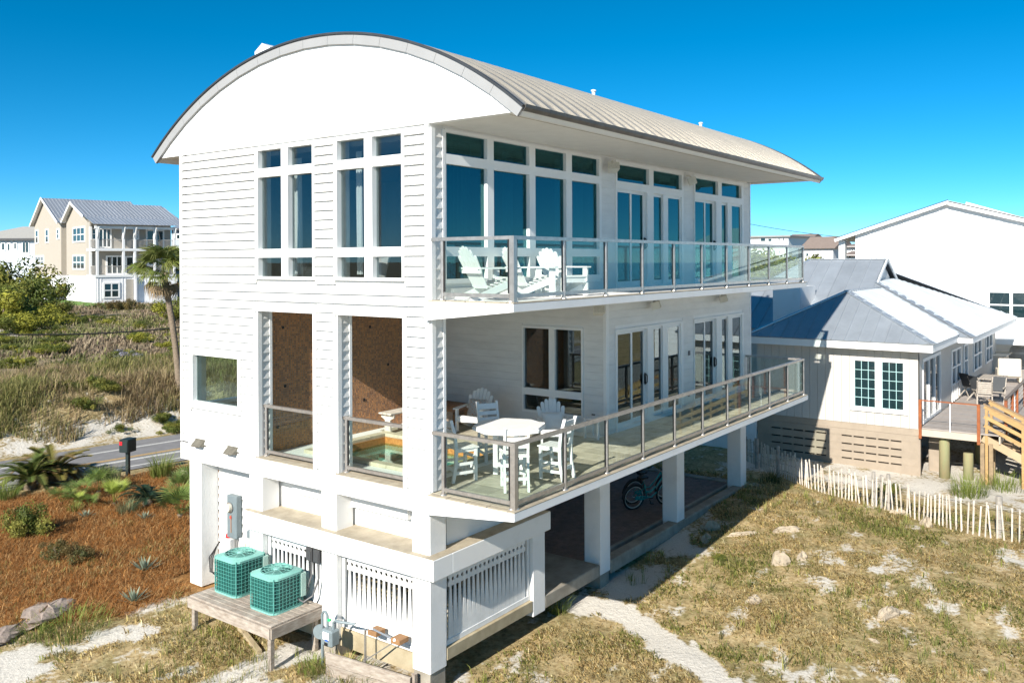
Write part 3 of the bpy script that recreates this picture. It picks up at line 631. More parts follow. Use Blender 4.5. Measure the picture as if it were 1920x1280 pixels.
# ---------------- railings
def railing(pts, z, posts, name='railing', end_posts=True, glass=rail_glass, h=1.07):
    """straight glass railing from pts[0] to pts[1]; posts = distances along it"""
    p, q = Vector((*pts[0], 0)), Vector((*pts[1], 0)); d = (q - p).normalized(); Ln = (q - p).length
    b = B(); b.bar(p + Vector((0, 0, z + h - .03)), q + Vector((0, 0, z + h - .03)), .07, .06); r = b.build(name, alu, house)
    for a_, c_ in zip(posts[:-1], posts[1:]):
        s0, s1 = p + d * (a_ + .03), p + d * (c_ - .03)
        bb = B(); bb.bar(s0 + Vector((0, 0, z + .10)), s1 + Vector((0, 0, z + .10)), .045, .06); bb.build('bottom_rail', alu, r)
        bb = B(); e = d * .045; bb.bar(s0 + e + Vector((0, 0, z + .56)), s1 - e + Vector((0, 0, z + .56)), .012, .90); bb.build('glass_panel', glass, r)
        for sgn, s_ in ((1, s0), (-1, s1)):
            bb = B(); bb.bar(s_ + d * sgn * .022 + Vector((0, 0, z + .14)), s_ + d * sgn * .022 + Vector((0, 0, z + h - .06)), .02, .02, tuple(d)); bb.build('gasket', black, r)
    for a_ in posts:
        c_ = p + d * a_; bb = B(); bb.tube([c_ + Vector((0, 0, z)), c_ + Vector((0, 0, z + h - .06))], .032, 10); bb.disc((c_.x, c_.y), .06, .055, z, z + .02, 10); bb.build('post', alu, r)
    return r
pp = [i * 1.4436 for i in range(11)]
pp[0] = .0; pp[-1] = 14.39
for z in (DL, DU):
    railing([(0.04, -1.76), (14.43, -1.76)], z, pp)
    railing([(0.0, -1.76), (0.0, -.03)], z, [.045, 1.50])
    railing([(14.40, -1.76), (14.40, -.02)], z, [.05, 1.66])
    b = B(); b.bar((0, -1.76, z - .01), (0, -1.76, z + 1.07), .09, .09); b.build('corner_post', alu, house)
for o_ in (op1, op2): railing([(.15, o_[1] - .02), (.15, o_[0] + .01)], DL, [.06, 1.70], h=1.06)
# vents low on the gable
for (y, z) in ((6.70, 3.06), (5.545, 3.045)):
    b = B(); V = [(-.02, -.17, .07), (-.02, .17, .07), (-.02, .17, -.065), (-.02, -.17, -.065), (-.16, -.15, -.05), (-.16, .15, -.05), (-.15, -.14, -.07), (-.15, .14, -.07)]
    b.add(V, [(0, 1, 5, 4), (0, 4, 3), (1, 2, 5), (4, 5, 7, 6)]); b.box(-.03, -.002, -.18, .18, .065, .085); b.build('vent_hood', mk('vent_metal', (.17, .155, .12), .5, var=.3, vs=8), house, loc=(-.02, y, z))
# ---------------------------------------------------------------- things on and in the house
poly = mk('white_poly_lumber', (.80, .80, .78), .42, var=.06, vs=6, bump=.08, bs=60)
def adirondack():
    t = thing('adirondack_chair', '', 'chair')
    for i in range(6):
        a = i / 5; x = .40 - a * .50; z = .365 - a * .14
        B().bar((x, -.27, z), (x, .27, z), .085, .02, (.27, 0, 1)).build('seat_slat', poly, t)
    for i in range(7):
        k = i - 3; top = .92 - .018 * k * k; yb, yt = k * .068, k * .092
        x0, z0, x1 = -.12, .2, -.12 - (top - .2) * .50
        b = B(); d = Vector((x1, yt, top)) - Vector((x0, yb, z0))
        wd = Vector((0, 1, 0)); nrm = d.cross(wd).normalized() * .01; P = []
        for (f, hw) in ((0, .03), (.6, .038), (.93, .042), (.985, .03), (1.0, .012)):
            c_ = Vector((x0, yb, z0)) + d * f; P.append((c_, hw))
        V = []; Fc = []
        for (c_, hw) in P: V += [c_ - wd*hw - nrm, c_ + wd*hw - nrm, c_ + wd*hw + nrm, c_ - wd*hw + nrm]
        for j in range(len(P) - 1):
            for q in range(4): Fc.append((j*4+q, j*4+(q+1) % 4, j*4+4+(q+1) % 4, j*4+4+q))
        Fc += [(3, 2, 1, 0), tuple(range(len(V)-4, len(V)))]; b.add(V, Fc); b.build('back_slat', poly, t)
    for s in (-1, 1):
        B().bar((.36, s * .30, 0), (.36, s * .30, .53), .035, .12, (1, 0, 0)).build('leg', poly, t)
        b = B(); b.prism([(.44, .40 * 1), (.44, .27), (-.30, .0), (-.50, .0), (-.46, .05)], 1, s * .27 - .015, s * .27 + .015); fix_normals(b.build('side_rail', poly, t))
        b = B(); b.prism([(.46, s*.25), (.46, s*.36), (.38, s*.385), (-.32, s*.34), (-.36, s*.27), (.0, s*.26)], 2, .53, .555); fix_normals(b.build('armrest', poly, t))
    B().bar((-.30, -.33, .50), (-.30, .33, .50), .03, .09).build('back_brace', poly, t)
    B().bar((.41, -.27, .31), (.41, .27, .31), .025, .13).build('front_apron', poly, t)
    return t
ad0 = adirondack()
def place(proto, used, loc, rz, label, group=None):
    o = proto if not used else copy_tree(proto); used.append(1); o.location = loc; o.rotation_euler = (0, 0, rz); o['label'] = label
    if group: o['group'] = group
    return o
ua = []
xu = lambda u, y: pl(u, 500, 1, y).x
place(ad0, ua, (xu(913, -.78), -.78, DU), R(-22), 'white slatted adirondack chair nearest the corner post of the upper balcony, seen in profile')
place(ad0, ua, (xu(990, -.55), -.55, DU), R(-30), 'white adirondack chair mostly hidden behind the upper balcony corner post, middle of three')
place(ad0, ua, (xu(1053, -.75), -.75, DU), R(-108), 'white adirondack chair on the upper balcony farthest from its corner post, facing outwards')
place(ad0, ua, (4.72, 2.85, DL + .01), R(196), 'white adirondack chair with a patterned cushion against the white porch wall')
place(ad0, ua, (4.45, .45, DL + .01), R(222), 'white adirondack chair with a plain white cushion in front of the porch window')
def cushion(name, label, w_, h_, m, M4):
    b = B(); n = 10; V = []; Fc = []
    for s in (1, -1):
        for i in range(n + 1):
            for j in range(n + 1):
                a, c = i / n * 2 - 1, j / n * 2 - 1
                th = .075 * ((1 - a**4) * (1 - c**4))**.6
                pin = 1 - .06 * (a*a * (1 - c*c) * 0 + (1 - a*a) * c*c + (1 - c*c) * a*a)
                V.append((a * w_ / 2 * pin, c * h_ / 2 * pin, s * th))
    k = (n + 1)**2
    for s in (0, 1):
        for i in range(n):
            for j in range(n):
                q = (s*k + i*(n+1)+j, s*k + (i+1)*(n+1)+j, s*k + (i+1)*(n+1)+j+1, s*k + i*(n+1)+j+1); Fc.append(q if s == 0 else q[::-1])
    b.add(V, Fc); o = b.build(name, m, None, True); o.matrix_world = M4; return tag(o, label, 'cushion')
# patterned cushion: rows of diamonds woven in grey, white and rust
pm_ = bpy.data.materials.new('diamond_fabric'); pm_.use_nodes = True; t = pm_.node_tree; N = t.nodes; L = t.links; p = N['Principled BSDF']; p.inputs['Roughness'].default_value = .9
tc = N.new('ShaderNodeTexCoord'); mpg = N.new('ShaderNodeMapping'); mpg.inputs['Rotation'].default_value = (0, 0, R(45)); mpg.inputs['Scale'].default_value = (12, 12, 12); L.new(tc.outputs['Object'], mpg.inputs[0])
vo = N.new('ShaderNodeTexVoronoi'); vo.distance = 'CHEBYCHEV'; vo.inputs['Scale'].default_value = 1; vo.inputs['Randomness'].default_value = 0; vo.voronoi_dimensions = '2D'; L.new(mpg.outputs[0], vo.inputs['Vector'])
cr = N.new('ShaderNodeValToRGB'); cr.color_ramp.interpolation = 'CONSTANT'; e = cr.color_ramp.elements; e[0].position = 0; e[0].color = (.32, .16, .11, 1); e[1].position = .18; e[1].color = (.7, .68, .64, 1)
x_ = e.new(.33); x_.color = (.11, .11, .13, 1); x_ = e.new(.42); x_.color = (.6, .58, .55, 1)
L.new(vo.outputs['Distance'], cr.inputs[0]); L.new(cr.outputs[0], p.inputs['Base Color'])
fab = mk('white_fabric', (.78, .77, .74), .95, var=.08, vs=5, bump=.25, bs=120)
def lean(loc, rz, tilt): return Matrix.Translation(loc) @ Matrix.Rotation(rz, 4, 'Z') @ Matrix.Rotation(R(90 - tilt), 4, 'Y') @ Matrix.Rotation(R(90), 4, 'Z')
def chair_pt(loc, rz, p): return Matrix.Translation(loc) @ Matrix.Rotation(rz, 4, 'Z') @ Vector(p)
cushion('cushion', 'square cushion with grey and rust diamond pattern on the adirondack chair by the porch wall', .44, .44, pm_, lean(chair_pt((4.72, 2.85, DL + .01), R(196), (-.10, 0, .50)), R(196), 26))
cushion('cushion', 'plain white square cushion on the adirondack chair by the porch window', .46, .42, fab, lean(chair_pt((4.45, .45, DL + .01), R(222), (-.10, 0, .48)), R(222), 30))
# bar table: eight sided top on a slatted pedestal
t = thing('bar_table', 'white octagonal counter height table set with four tall chairs on the lower terrace', 'table', (1.9, -.25, DL + .012), R(20))
rad = .68
for i in range(9):
    x0 = -rad * .925 + i * rad * .2055; x1 = x0 + rad * .2
    w0 = lambda x: min(rad * .925, rad * 1.308 - abs(x))
    b = B(); b.prism([(x0, -w0(x0)), (x1, -w0(x1)), (x1, w0(x1)), (x0, w0(x0))], 2, .865, .895); b.build('top_slat', poly, t)
b = B(); oc = [(rad * math.cos(R(22.5 + 45*k)), rad * math.sin(R(22.5 + 45*k))) for k in range(8)]
for k in range(8): b.bar((*oc[k], .84), (*oc[(k+1) % 8], .84), .03, .05)
b.build('rim', poly, t)
for (sx_, sy_) in ((1, 1), (1, -1), (-1, 1), (-1, -1)): B().bar((sx_*.2, sy_*.2, 0), (sx_*.2, sy_*.2, .86), .085, .085).build('leg', poly, t)
for (a, c) in (((.2, -.2), (.2, .2)), ((-.2, -.2), (-.2, .2)), ((-.2, .2), (.2, .2)), ((-.2, -.2), (.2, -.2))):
    B().bar((*a, .18), (*c, .18), .03, .08).build('stretcher', poly, t); B().bar((*a, .78), (*c, .78), .03, .1).build('apron', poly, t)
def counter_chair():
    t = thing('counter_chair', '', 'chair')
    for s in (-1, 1):
        B().bar((.20, s*.20, 0), (.20, s*.20, .58), .05, .05).build('leg', poly, t)
        b = B(); V = []; Fc = []
        for (x, z) in ((-.27, 0), (-.21, .3), (-.20, .58), (-.23, .85), (-.31, 1.13)): V += [(x-.03, s*.205-.02, z), (x+.03, s*.205-.02, z), (x+.03, s*.205+.02, z), (x-.03, s*.205+.02, z)]
        for j in range(4):
            for q in range(4): Fc.append((j*4+q, j*4+(q+1) % 4, j*4+4+(q+1) % 4, j*4+4+q))
        Fc += [(3, 2, 1, 0), (16, 17, 18, 19)]; b.add(V, Fc); b.build('back_post', poly, t)
        for z in (.16, .32): B().bar((.20, s*.2, z), (-.23, s*.2, z), .025, .05).build('stretcher', poly, t)
        B().bar((.22, s*.2, .56), (-.2, s*.2, .56), .025, .06).build('seat_rail', poly, t)
    for (z, x) in ((.22, .2), (.42, .2), (.22, -.23)): B().bar((x, -.2, z), (x, .2, z), .03, .055).build('footrest', poly, t)
    for i in range(5): B().bar((.21 - i*.098, -.235, .60), (.21 - i*.098, .235, .60), .09, .022).build('seat_slat', poly, t)
    for (z, x) in ((.78, -.218), (.90, -.24), (1.03, -.278)): B().bar((x, -.19, z), (x, .19, z), .02, .075 if z < 1 else .11, (-.2, 0, 1)).build('back_slat', poly, t)
    return t
cc0 = counter_chair(); uc = []
place(cc0, uc, (.98, .17, DL + .012), R(-22), 'white tall slat back chair nearest the clapboard corner pier, left of the table')
place(cc0, uc, (1.02, -1.02, DL + .012), R(44), 'white tall chair with its back to the camera just inside the terrace corner post')
place(cc0, uc, (2.05, -1.2, DL + .012), R(94), 'white tall chair on the railing side of the table, turned side-on')
place(cc0, uc, (2.5, .62, DL + .012), R(-122), 'white tall chair on the far side of the table, facing the camera')
# small side table
t = thing('side_table', 'small white slatted side table by the corner of the porch wall', 'table', (5.55, .05, DL + .012))
for i in range(4): B().box(-.2, .2, -.2 + i*.102, -.2 + i*.102 + .092, .43, .45).build('top_slat', poly, t)
for (a, c) in ((-1, -1), (1, -1), (1, 1), (-1, 1)): B().box(a*.17-.02, a*.17+.02, c*.17-.02, c*.17+.02, 0, .43).build('leg', poly, t)
# bench by the spa
t = thing('bench', 'weathered white wooden bench with rounded ends behind the sunken spa', 'bench', (3.75, 4.25, DL + .012))
old_white = mk('weathered_white', (.58, .54, .46), .8, var=.25, vs=8, bump=.3)
for i in range(3): B().bbox(-.62, .62, -.2 + i*.135, -.075 + i*.135, .44, .475, .008).build('seat_plank', old_white, t)
for x in (-.5, .5):
    b = B(); b.prism([(-.2, .43), (-.2, .36), (-.08, .30), (-.1, 0), (.1, 0), (.08, .30), (.2, .36), (.2, .43)], 0, x - .02, x + .02); fix_normals(b.build('leg', old_white, t))
# speakers under the soffit and upper balcony
spk = mk('aged_speaker', (.70, .67, .58), .55, var=.12); grl = mk('speaker_grille', (.55, .52, .44), .8, var=.2, vs=30)
def speaker(loc, rz, label):
    t = thing('wall_speaker', label, 'speaker', loc, rz, 'outdoor speakers on the sea side wall')
    b = B(); b.prism([(-.10, -.10), (.10, -.13), (.12, .13), (-.10, .10)], 2, -.09, .09); c_ = b.build('cabinet', spk, t, rot=(0, R(-18), 0))
    b = B(); b.prism([(.102, -.115), (.112, -.118), (.128, .118), (.118, .12)], 2, -.075, .075); b.build('grille', grl, c_)
    b = B(); b.tube([(0, 0, .085), (-.07, 0, .15), (-.16, 0, .15)], .018, 8); b.disc((0, 0), .07, .05, .086, .10, 12); b.build('bracket', spk, t)
for (x, z, l) in ((5.98, 9.1, 'beige outdoor speaker under the eave beside the wide upper window'), (10.2, 9.09, 'beige outdoor speaker under the eave between the two upper sliding doors'),
                  (5.45, 5.88, 'beige outdoor speaker under the upper balcony above the porch window'), (8.05, 5.88, 'beige outdoor speaker above the lower sliding door nearer the porch'), (12.25, 5.88, 'beige outdoor speaker above the farthest lower sliding door')):
    speaker((x, -.19 if x > 5.9 else -.1, z), R(-62) if x > 6 else R(-140), l)
# curtains, blind and pillows seen through the panes
curt = mk('white_curtain', (.72, .73, .72), .9, var=.06)
tcurt = mk('pale_curtain', (.50, .55, .56), .9, var=.06)
def curtain(x0, x1, y0, y1, z0, z1, label, m=curt, flare=0, nf=7):
    b = B(); n = nf * 6; V = []; Fc = []; d = Vector((x1-x0, y1-y0, 0)); nrm = Vector((-d.y, d.x, 0)).normalized(); Ls = 7
    for k in (-1, 1):
        for j in range(Ls):
            fz = j / (Ls - 1)
            for i in range(n + 1):
                f = i / n; am = .035 * (.6 + .4 * fz); wv = math.sin(f * nf * 2 * math.pi + .6 * fz) * am
                sh = flare * math.sin(math.pi * min(1, fz * 1.15)) * (1 - f)
                p_ = Vector((x0, y0, 0)) + d * (f - sh * .5) + nrm * (wv + k * .003); V.append((p_.x, p_.y, z1 - (z1 - z0) * fz))
    m1 = n + 1; tot = Ls * m1
    for k in (0, 1):
        for j in range(Ls - 1):
            for i in range(n): Fc.append((k*tot + j*m1+i, k*tot + j*m1+i+1, k*tot + (j+1)*m1+i+1, k*tot + (j+1)*m1+i))
    b.add(V, Fc); return tag(b.build('curtain', m, None, True), label, 'curtain')
curtain(.42, .42, 4.15, 3.86, 6.75, 9.1, 'white curtain pulled aside in the gable window farther from the corner', curt, 1.0, 4)
curtain(.42, .42, 1.02, .62, 6.75, 9.1, 'white curtain hanging in the gable window nearest the house corner', curt, 0, 4)
curtain(.42, .42, 2.28, 2.12, 6.75, 9.1, 'narrow white curtain at the far side of the nearer gable window', curt, 0, 2)
curtain(.5, 1.6, .42, .42, 6.5, 9.25, 'pale curtain filling the first tall window of the upper side wall', tcurt, 0, 9)
curtain(4.5, 5.65, .42, .42, 6.5, 9.25, 'pale curtain behind the fourth tall window of the upper side wall', tcurt, 0, 7)
curtain(2.62, 2.95, .42, .42, 6.5, 9.25, 'thin pale curtain edge behind the second tall upper side window', tcurt, 0, 3)
t = thing('window_blind', 'lowered slatted blind in a small lower pane of the gable window', 'blind', (.3, 3.0, 6.66))
for i in range(14): B().box(-.012, .012, .0, .72, .02 + i*.031, .022 + i*.031).build('slat', curt, t, rot=(0, R(35) * 0, 0))
seat = mk('window_seat', (.30, .29, .28), .9)
b = B(); b.bbox(.46, 1.15, .3, 7.0, DU + .001, 6.68, .02); tag(b.build('upholstered_bench', seat), 'grey upholstered window seat along the upper gable windows', 'seat')
for (y, z, lb, s_) in ((1.93, 6.88, 'large pale pillow on the window seat, far pane of the nearer gable window', .6), (.95, 6.86, 'pale pillow leaning by the corner in the nearer gable window', .5), (4.25, 6.85, 'crumpled pale pillow in the lower left pane of the farther gable window', .5)):
    cushion('pillow', lb, s_, s_ * .72, mk('pillow_fabric', (.55, .50, .48), .95, var=.1), lean(Vector((.62, y, z)), R(180), 20))
# outlet covers and panel
for (x, y, z, ax) in ((5.975, .35, 3.4, 0), (10.3, -.02, 3.4, 1), (10.33, -.02, 4.5, 1)):
    b = B(); b.box(x - (.02 if ax == 0 else .04), x + (.003 if ax == 0 else .04), y - (.04 if ax == 0 else .02), y + (.04 if ax == 0 else .003), z - .06, z + .06); b.build('outlet_cover', mk('outlet_grey', (.12, .12, .12), .5), house)
# ---------------- plant on the gable side: air conditioners on a timber stand
t = thing('timber_stand', 'weathered grey timber stand carrying two green air conditioners', 'stand', (-1.22, 2.82, 0))
for i in range(9): B().bbox(.02 + i*.135, .02 + i*.135 + .127, .0, 2.52, .385, .42, .005).build('plank', wood_grey, t)
for (p_, q_) in (((0, .0, .29), (0, 2.52, .29)), ((1.22, .0, .29), (1.22, 2.52, .29))): B().bar(p_, q_, .045, .19).build('rim_board', wood_grey, t)
for y in (-.022, 2.545): B().bar((0, y, .29), (1.22, y, .29), .04, .19).build('rim_board', wood_grey, t)
for (x, y) in ((.07, .07), (1.1, .07), (.07, 2.42), (1.1, 2.42)):
    B().bbox(x - .045, x + .045, y - .045, y + .045, gzf(x - 1.22, y + 2.82) - .2, .38, .006).build('leg', wood_grey, t)
ac_g = mk('teal_paint', (.10, .36, .31), .4, var=.2, vs=6); ac_l = mk('pale_teal_panel', (.42, .60, .52), .45, var=.1); ac_c = mk('teal_coil', (.01, .10, .085), .5, var=.4, vs=40, stretch=(1, 1, .1)); ac_t = mk('teal_top', (.20, .47, .41), .45, var=.12)
def ac_unit(loc, rz, w_, h_, label):
    t = thing('air_conditioner', label, 'air conditioner', loc, rz, 'air conditioners on the timber stand'); r = w_ / 2
    def rsq(rr_, z0, z1, m, nm, cr_=.14, par=t):
        pts = []
        for (cx_, cy_, a0) in ((1, 1, 0), (-1, 1, 90), (-1, -1, 180), (1, -1, 270)):
            for k in range(5):
                a = R(a0 + k * 22.5); pts.append((cx_ * (rr_ - cr_) + cr_ * math.cos(a), cy_ * (rr_ - cr_) + cr_ * math.sin(a)))
        b = B(); b.prism(pts, 2, z0, z1); return b.build(nm, m, par)
    rsq(r - .025, .03, h_ - .03, ac_c, 'coil'); rsq(r, 0, .035, ac_t, 'base_pan')
    # top cover with a round fan opening
    b = B(); n = 40; V = []; Fc = []
    for (fn, z) in (('o', h_ - .04), ('o', h_), ('i', h_ + .035), ('i', h_ - .05)):
        for k in range(n):
            a = 2*math.pi*k/n; c_, s_ = math.cos(a), math.sin(a)
            if fn == 'o': q = r / max(abs(c_), abs(s_)); q = min(q, r * 1.23); V.append((q*c_, q*s_, z))
            else: V.append((r*.78*c_, r*.78*s_, z))
    for j in range(3):
        for k in range(n): Fc.append((j*n+k, j*n+(k+1) % n, (j+1)*n+(k+1) % n, (j+1)*n+k))
    b.add(V, Fc); b.build('top_cover', ac_t, t)
    b = B(); b.disc((0, 0), r*.77, r*.77, h_ - .09, h_ - .085, 30); b.build('fan_well', mk('fan_well', (.03, .10, .09), .6), t)
    for k in range(4):
        a = R(k * 90 + 20); b = B(); V = []
        for (q, da, z) in ((.05, -.35, 0), (r*.7, -.28, -.02), (r*.72, .28, .03), (.05, .35, .015)): V.append((q*math.cos(a+da), q*math.sin(a+da), h_ - .05 + z))
        b.add(V, [(0, 1, 2, 3)]); b.build('fan_blade', mk('fan_grey', (.30, .42, .38), .4, metal=.3), t)
    b = B()
    for q in (.25, .42, .6, .76): b.tube([(r*q*math.cos(R(k*15)), r*q*math.sin(R(k*15)), h_ + .045) for k in range(25)], .005, 5, False)
    for k in range(10): b.bar((0, 0, h_ + .05), (r*.79*math.cos(R(k*36)), r*.79*math.sin(R(k*36)), h_ + .04), .008, .008)
    b.disc((0, 0), .07, .06, h_ + .04, h_ + .06, 14); b.build('fan_guard', ac_t, t)
    wire = B()
    for i in range(9):
        z = .06 + i * (h_ - .13) / 8; pts = []
        for (cx_, cy_, a0) in ((1, 1, 0), (-1, 1, 90), (-1, -1, 180), (1, -1, 270)):
            for k in range(4):
                a = R(a0 + k * 30); pts.append((cx_ * (r - .14) + .142 * math.cos(a), cy_ * (r - .14) + .142 * math.sin(a), z))
        wire.tube(pts + [pts[0]], .004, 4, False)
    for s_ in (-1, 1):
        for k in range(7):
            a = (-r + .14) + k * (2*r - .28) / 6
            wire.bar((a, s_*r, .03), (a, s_*r, h_ - .04), .006, .006); wire.bar((s_*r, a, .03), (s_*r, a, h_ - .04), .006, .006)
    for (a, c) in ((-1, -1), (1, -1), (-1, 1), (1, 1)): wire.bar((a*(r-.045), c*(r-.045), 0), (a*(r-.045), c*(r-.045), h_), .018, .018)
    wire.build('wire_guard', ac_g, t)
    b = B(); b.bbox(r - .12, r + .012, -r - .006, -r + .22, .16, h_ - .045, .01); b.build('service_panel', ac_l, t)
    return t
ac_unit((-.42, 4.79, .421), R(0), .77, .70, 'teal green air conditioner standing farther left on the timber stand')
ac_unit((-.52, 3.52, .421), R(0), .77, .66, 'teal green air conditioner nearer the gas meter on the timber stand')
grey_box = mk('grey_enamel', (.17, .21, .225), .45, var=.12, vs=5); cream = mk('cream_plastic', (.62, .58, .48), .5, var=.08)
t = thing('electric_meter', 'tall grey electric meter box with round glass dial on the enclosure wall', 'meter', (.41, 6.03, 1.03))
B().bbox(-.14, .0, -.17, .17, 0, .92, .012).build('cabinet', grey_box, t)
b = B(); b.tube([(-.14, .05, .66), (-.22, .05, .66)], [.095, .085], 18); b.build('dial', cream, t); b = B(); b.tube([(-.16, .05, .66), (-.165, .05, .66)], .115, 18); b.build('ring', mk('steel', (.5, .5, .5), .3, metal=.8), t)
B().box(-.15, -.139, .0, .03, .12, .50).build('seal_strip', mk('brown_tag', (.30, .18, .12), .7), t); B().box(-.156, -.15, -.01, .05, .42, .48).build('red_seal', mk('red_seal', (.55, .08, .05), .5), t)
for y in (-.1, -.02): B().tube([(-.06, y, 0), (-.06, y, -.32)], .022, 8).build('conduit', mk('steel', (.5, .5, .5), .3, metal=.8), t)
t = thing('alarm_box', 'cream box with a red beacon on the wall left of the farther air conditioner', 'alarm box', (.36, 6.22, .58))
B().bbox(-.13, .05, -.17, .17, 0, .42, .015).build('box', white, t); b = B(); b.disc((-.04, 0), .06, .05, .421, .50, 14); b.build('beacon', mk('red_lens', (.65, .03, .03), .2), t)
t = thing('switch_box', 'small white switch box beside the electric meter', 'box', (.40, 5.62, .72)); B().bbox(-.13, .0, -.16, .16, 0, .36, .012).build('box', white, t); B().bbox(-.16, -.131, -.1, .1, .06, .3, .008).build('cover', cream, t)
t = thing('junction_box', 'small grey junction box on the wall under the beam end', 'box', (.40, 5.42, 1.12)); B().bbox(-.1, .0, -.11, .11, 0, .17, .008).build('box', grey_box, t); B().bbox(-.12, -.101, -.1, .1, .01, .16, .004).build('cover', grey_box, t)
dk = mk('dark_grey_box', (.06, .06, .062), .5, var=.1)
for (y, l) in ((3.13, 'dark disconnect box on the slatted skirt, left of a pair'), (2.92, 'dark disconnect box on the slatted skirt, right of a pair')):
    t = thing('disconnect_box', l, 'box', (.055, y, 1.22)); B().bbox(-.12, .0, -.09, .09, 0, .26, .01).build('box', dk, t); B().bbox(-.135, -.121, -.07, .07, .02, .2, .006).build('cover', dk, t)
    b = B(); b.tube([(-.05, 0, 0), (-.07, -.02, -.3), (-.16, .05, -.62), (-.30, .15, -.72), (-.36, .25, -.66)], .018, 8); b.build('conduit', mk('cable_grey', (.12, .12, .12), .5), t)
t = thing('loose_cable', 'black cable loops hanging by the corner column left of the air conditioners', 'cable', (.30, 6.5, 0))
for k in range(3):
    b = B(); b.tube([(.0, -.10, .95), (-.05, .02 + k*.05, .80 - k*.06), (-.1, .12 + k*.06, .5), (-.16, .05 + k*.04, .22), (-.1, -.1, .12 + k*.05)], .012, 6); b.build('strand', black, t, True)
# gas meter and pipe
t = thing('gas_meter', 'blue grey gas meter with bent pipes at the foot of the second column', 'gas meter', (-.42, 2.12, 0)); gsm = mk('gas_grey', (.20, .245, .26), .5, var=.15, vs=8)
B().bbox(-.12, .1, -.15, .13, .0, .30, .03).build('body', gsm, t); B().bbox(-.14, -.121, -.10, .06, .13, .27, .006).build('index_plate', white, t); B().box(-.146, -.1405, -.09, -.01, .12, .15).build('blue_label', mk('label_blue', (.03, .12, .5), .5), t); B().box(-.128, -.1205, -.06, .03, .02, .08).build('dial_window', black, t)
b = B(); b.tube([(0, -.08, .29), (0, -.08, .42), (0, -.14, .47), (0, -.25, .47), (.1, -.55, .47)], .026, 8); b.tube([(0, .08, .29), (0, .08, .50), (0, .12, .56), (0, .18, .56), (0, .22, .50), (0, .22, -.55)], .026, 8); b.build('pipe', gsm, t)
b = B(); b.tube([(-.02, .28, .16), (.03, .30, .16)], .13, 18); b.tube([(0, .3, .16), (0, .1, .16)], .02, 6); b.build('regulator', gsm, t)
B().box(-.02, .02, .0, .06, .42, .46).build('green_tag', mk('green_tag', (.03, .65, .2), .5), t)
t = thing('pipe_rack', 'silver pipe on short timber blocks crossing the concrete footing', 'pipe', (-.14, 0, 0)); stl = mk('steel', (.5, .5, .5), .3, metal=.8)
b = B(); b.tube([(-.20, 1.55, .47), (-.06, 1.25, .42), (-.02, .72, .34), (-.12, .66, .40)], .02, 8); b.build('pipe', stl, t)
B().bar((-.12, 1.38, .40), (-.12, 1.38, -.25), .03, .03).build('stake', stl, t); B().bar((-.12, 1.38, -.15), (.02, .72, .34), .02, .02).build('brace', stl, t)
for y in (1.25, .68): B().bbox(-.10, .14, y - .12, y + .10, .31, .40, .008).build('timber_block', mk('brown_block', (.30, .16, .07), .7, var=.2), t)
# retaining boards
t = thing('retaining_boards', 'low grey weathered board wall by the corner pile below the slatted skirt', 'retaining wall', (-.18, 0, 0))
for i in range(3): B().bar((-.06, .30, -.26 - i*.21), (-.40, 2.05, -.16 - i*.21), .045, .20).build('board', wood_grey, t)
for (x, y) in ((-.03, .28), (-.40, 2.02)): B().bar((x + .05, y, -1.0), (x + .05, y, -.12), .07, .07).build('stake', wood_grey, t)
t = thing('fallen_plank', 'pale loose timber lying on the sand under the air conditioner stand', 'plank', (-.9, 3.6, -.30), R(70)); B().bar((-.1, 0, -.03), (1.5, .1, .16), .09, .09).build('plank', mk('tan_plank', (.45, .36, .22), .8, var=.25), t)
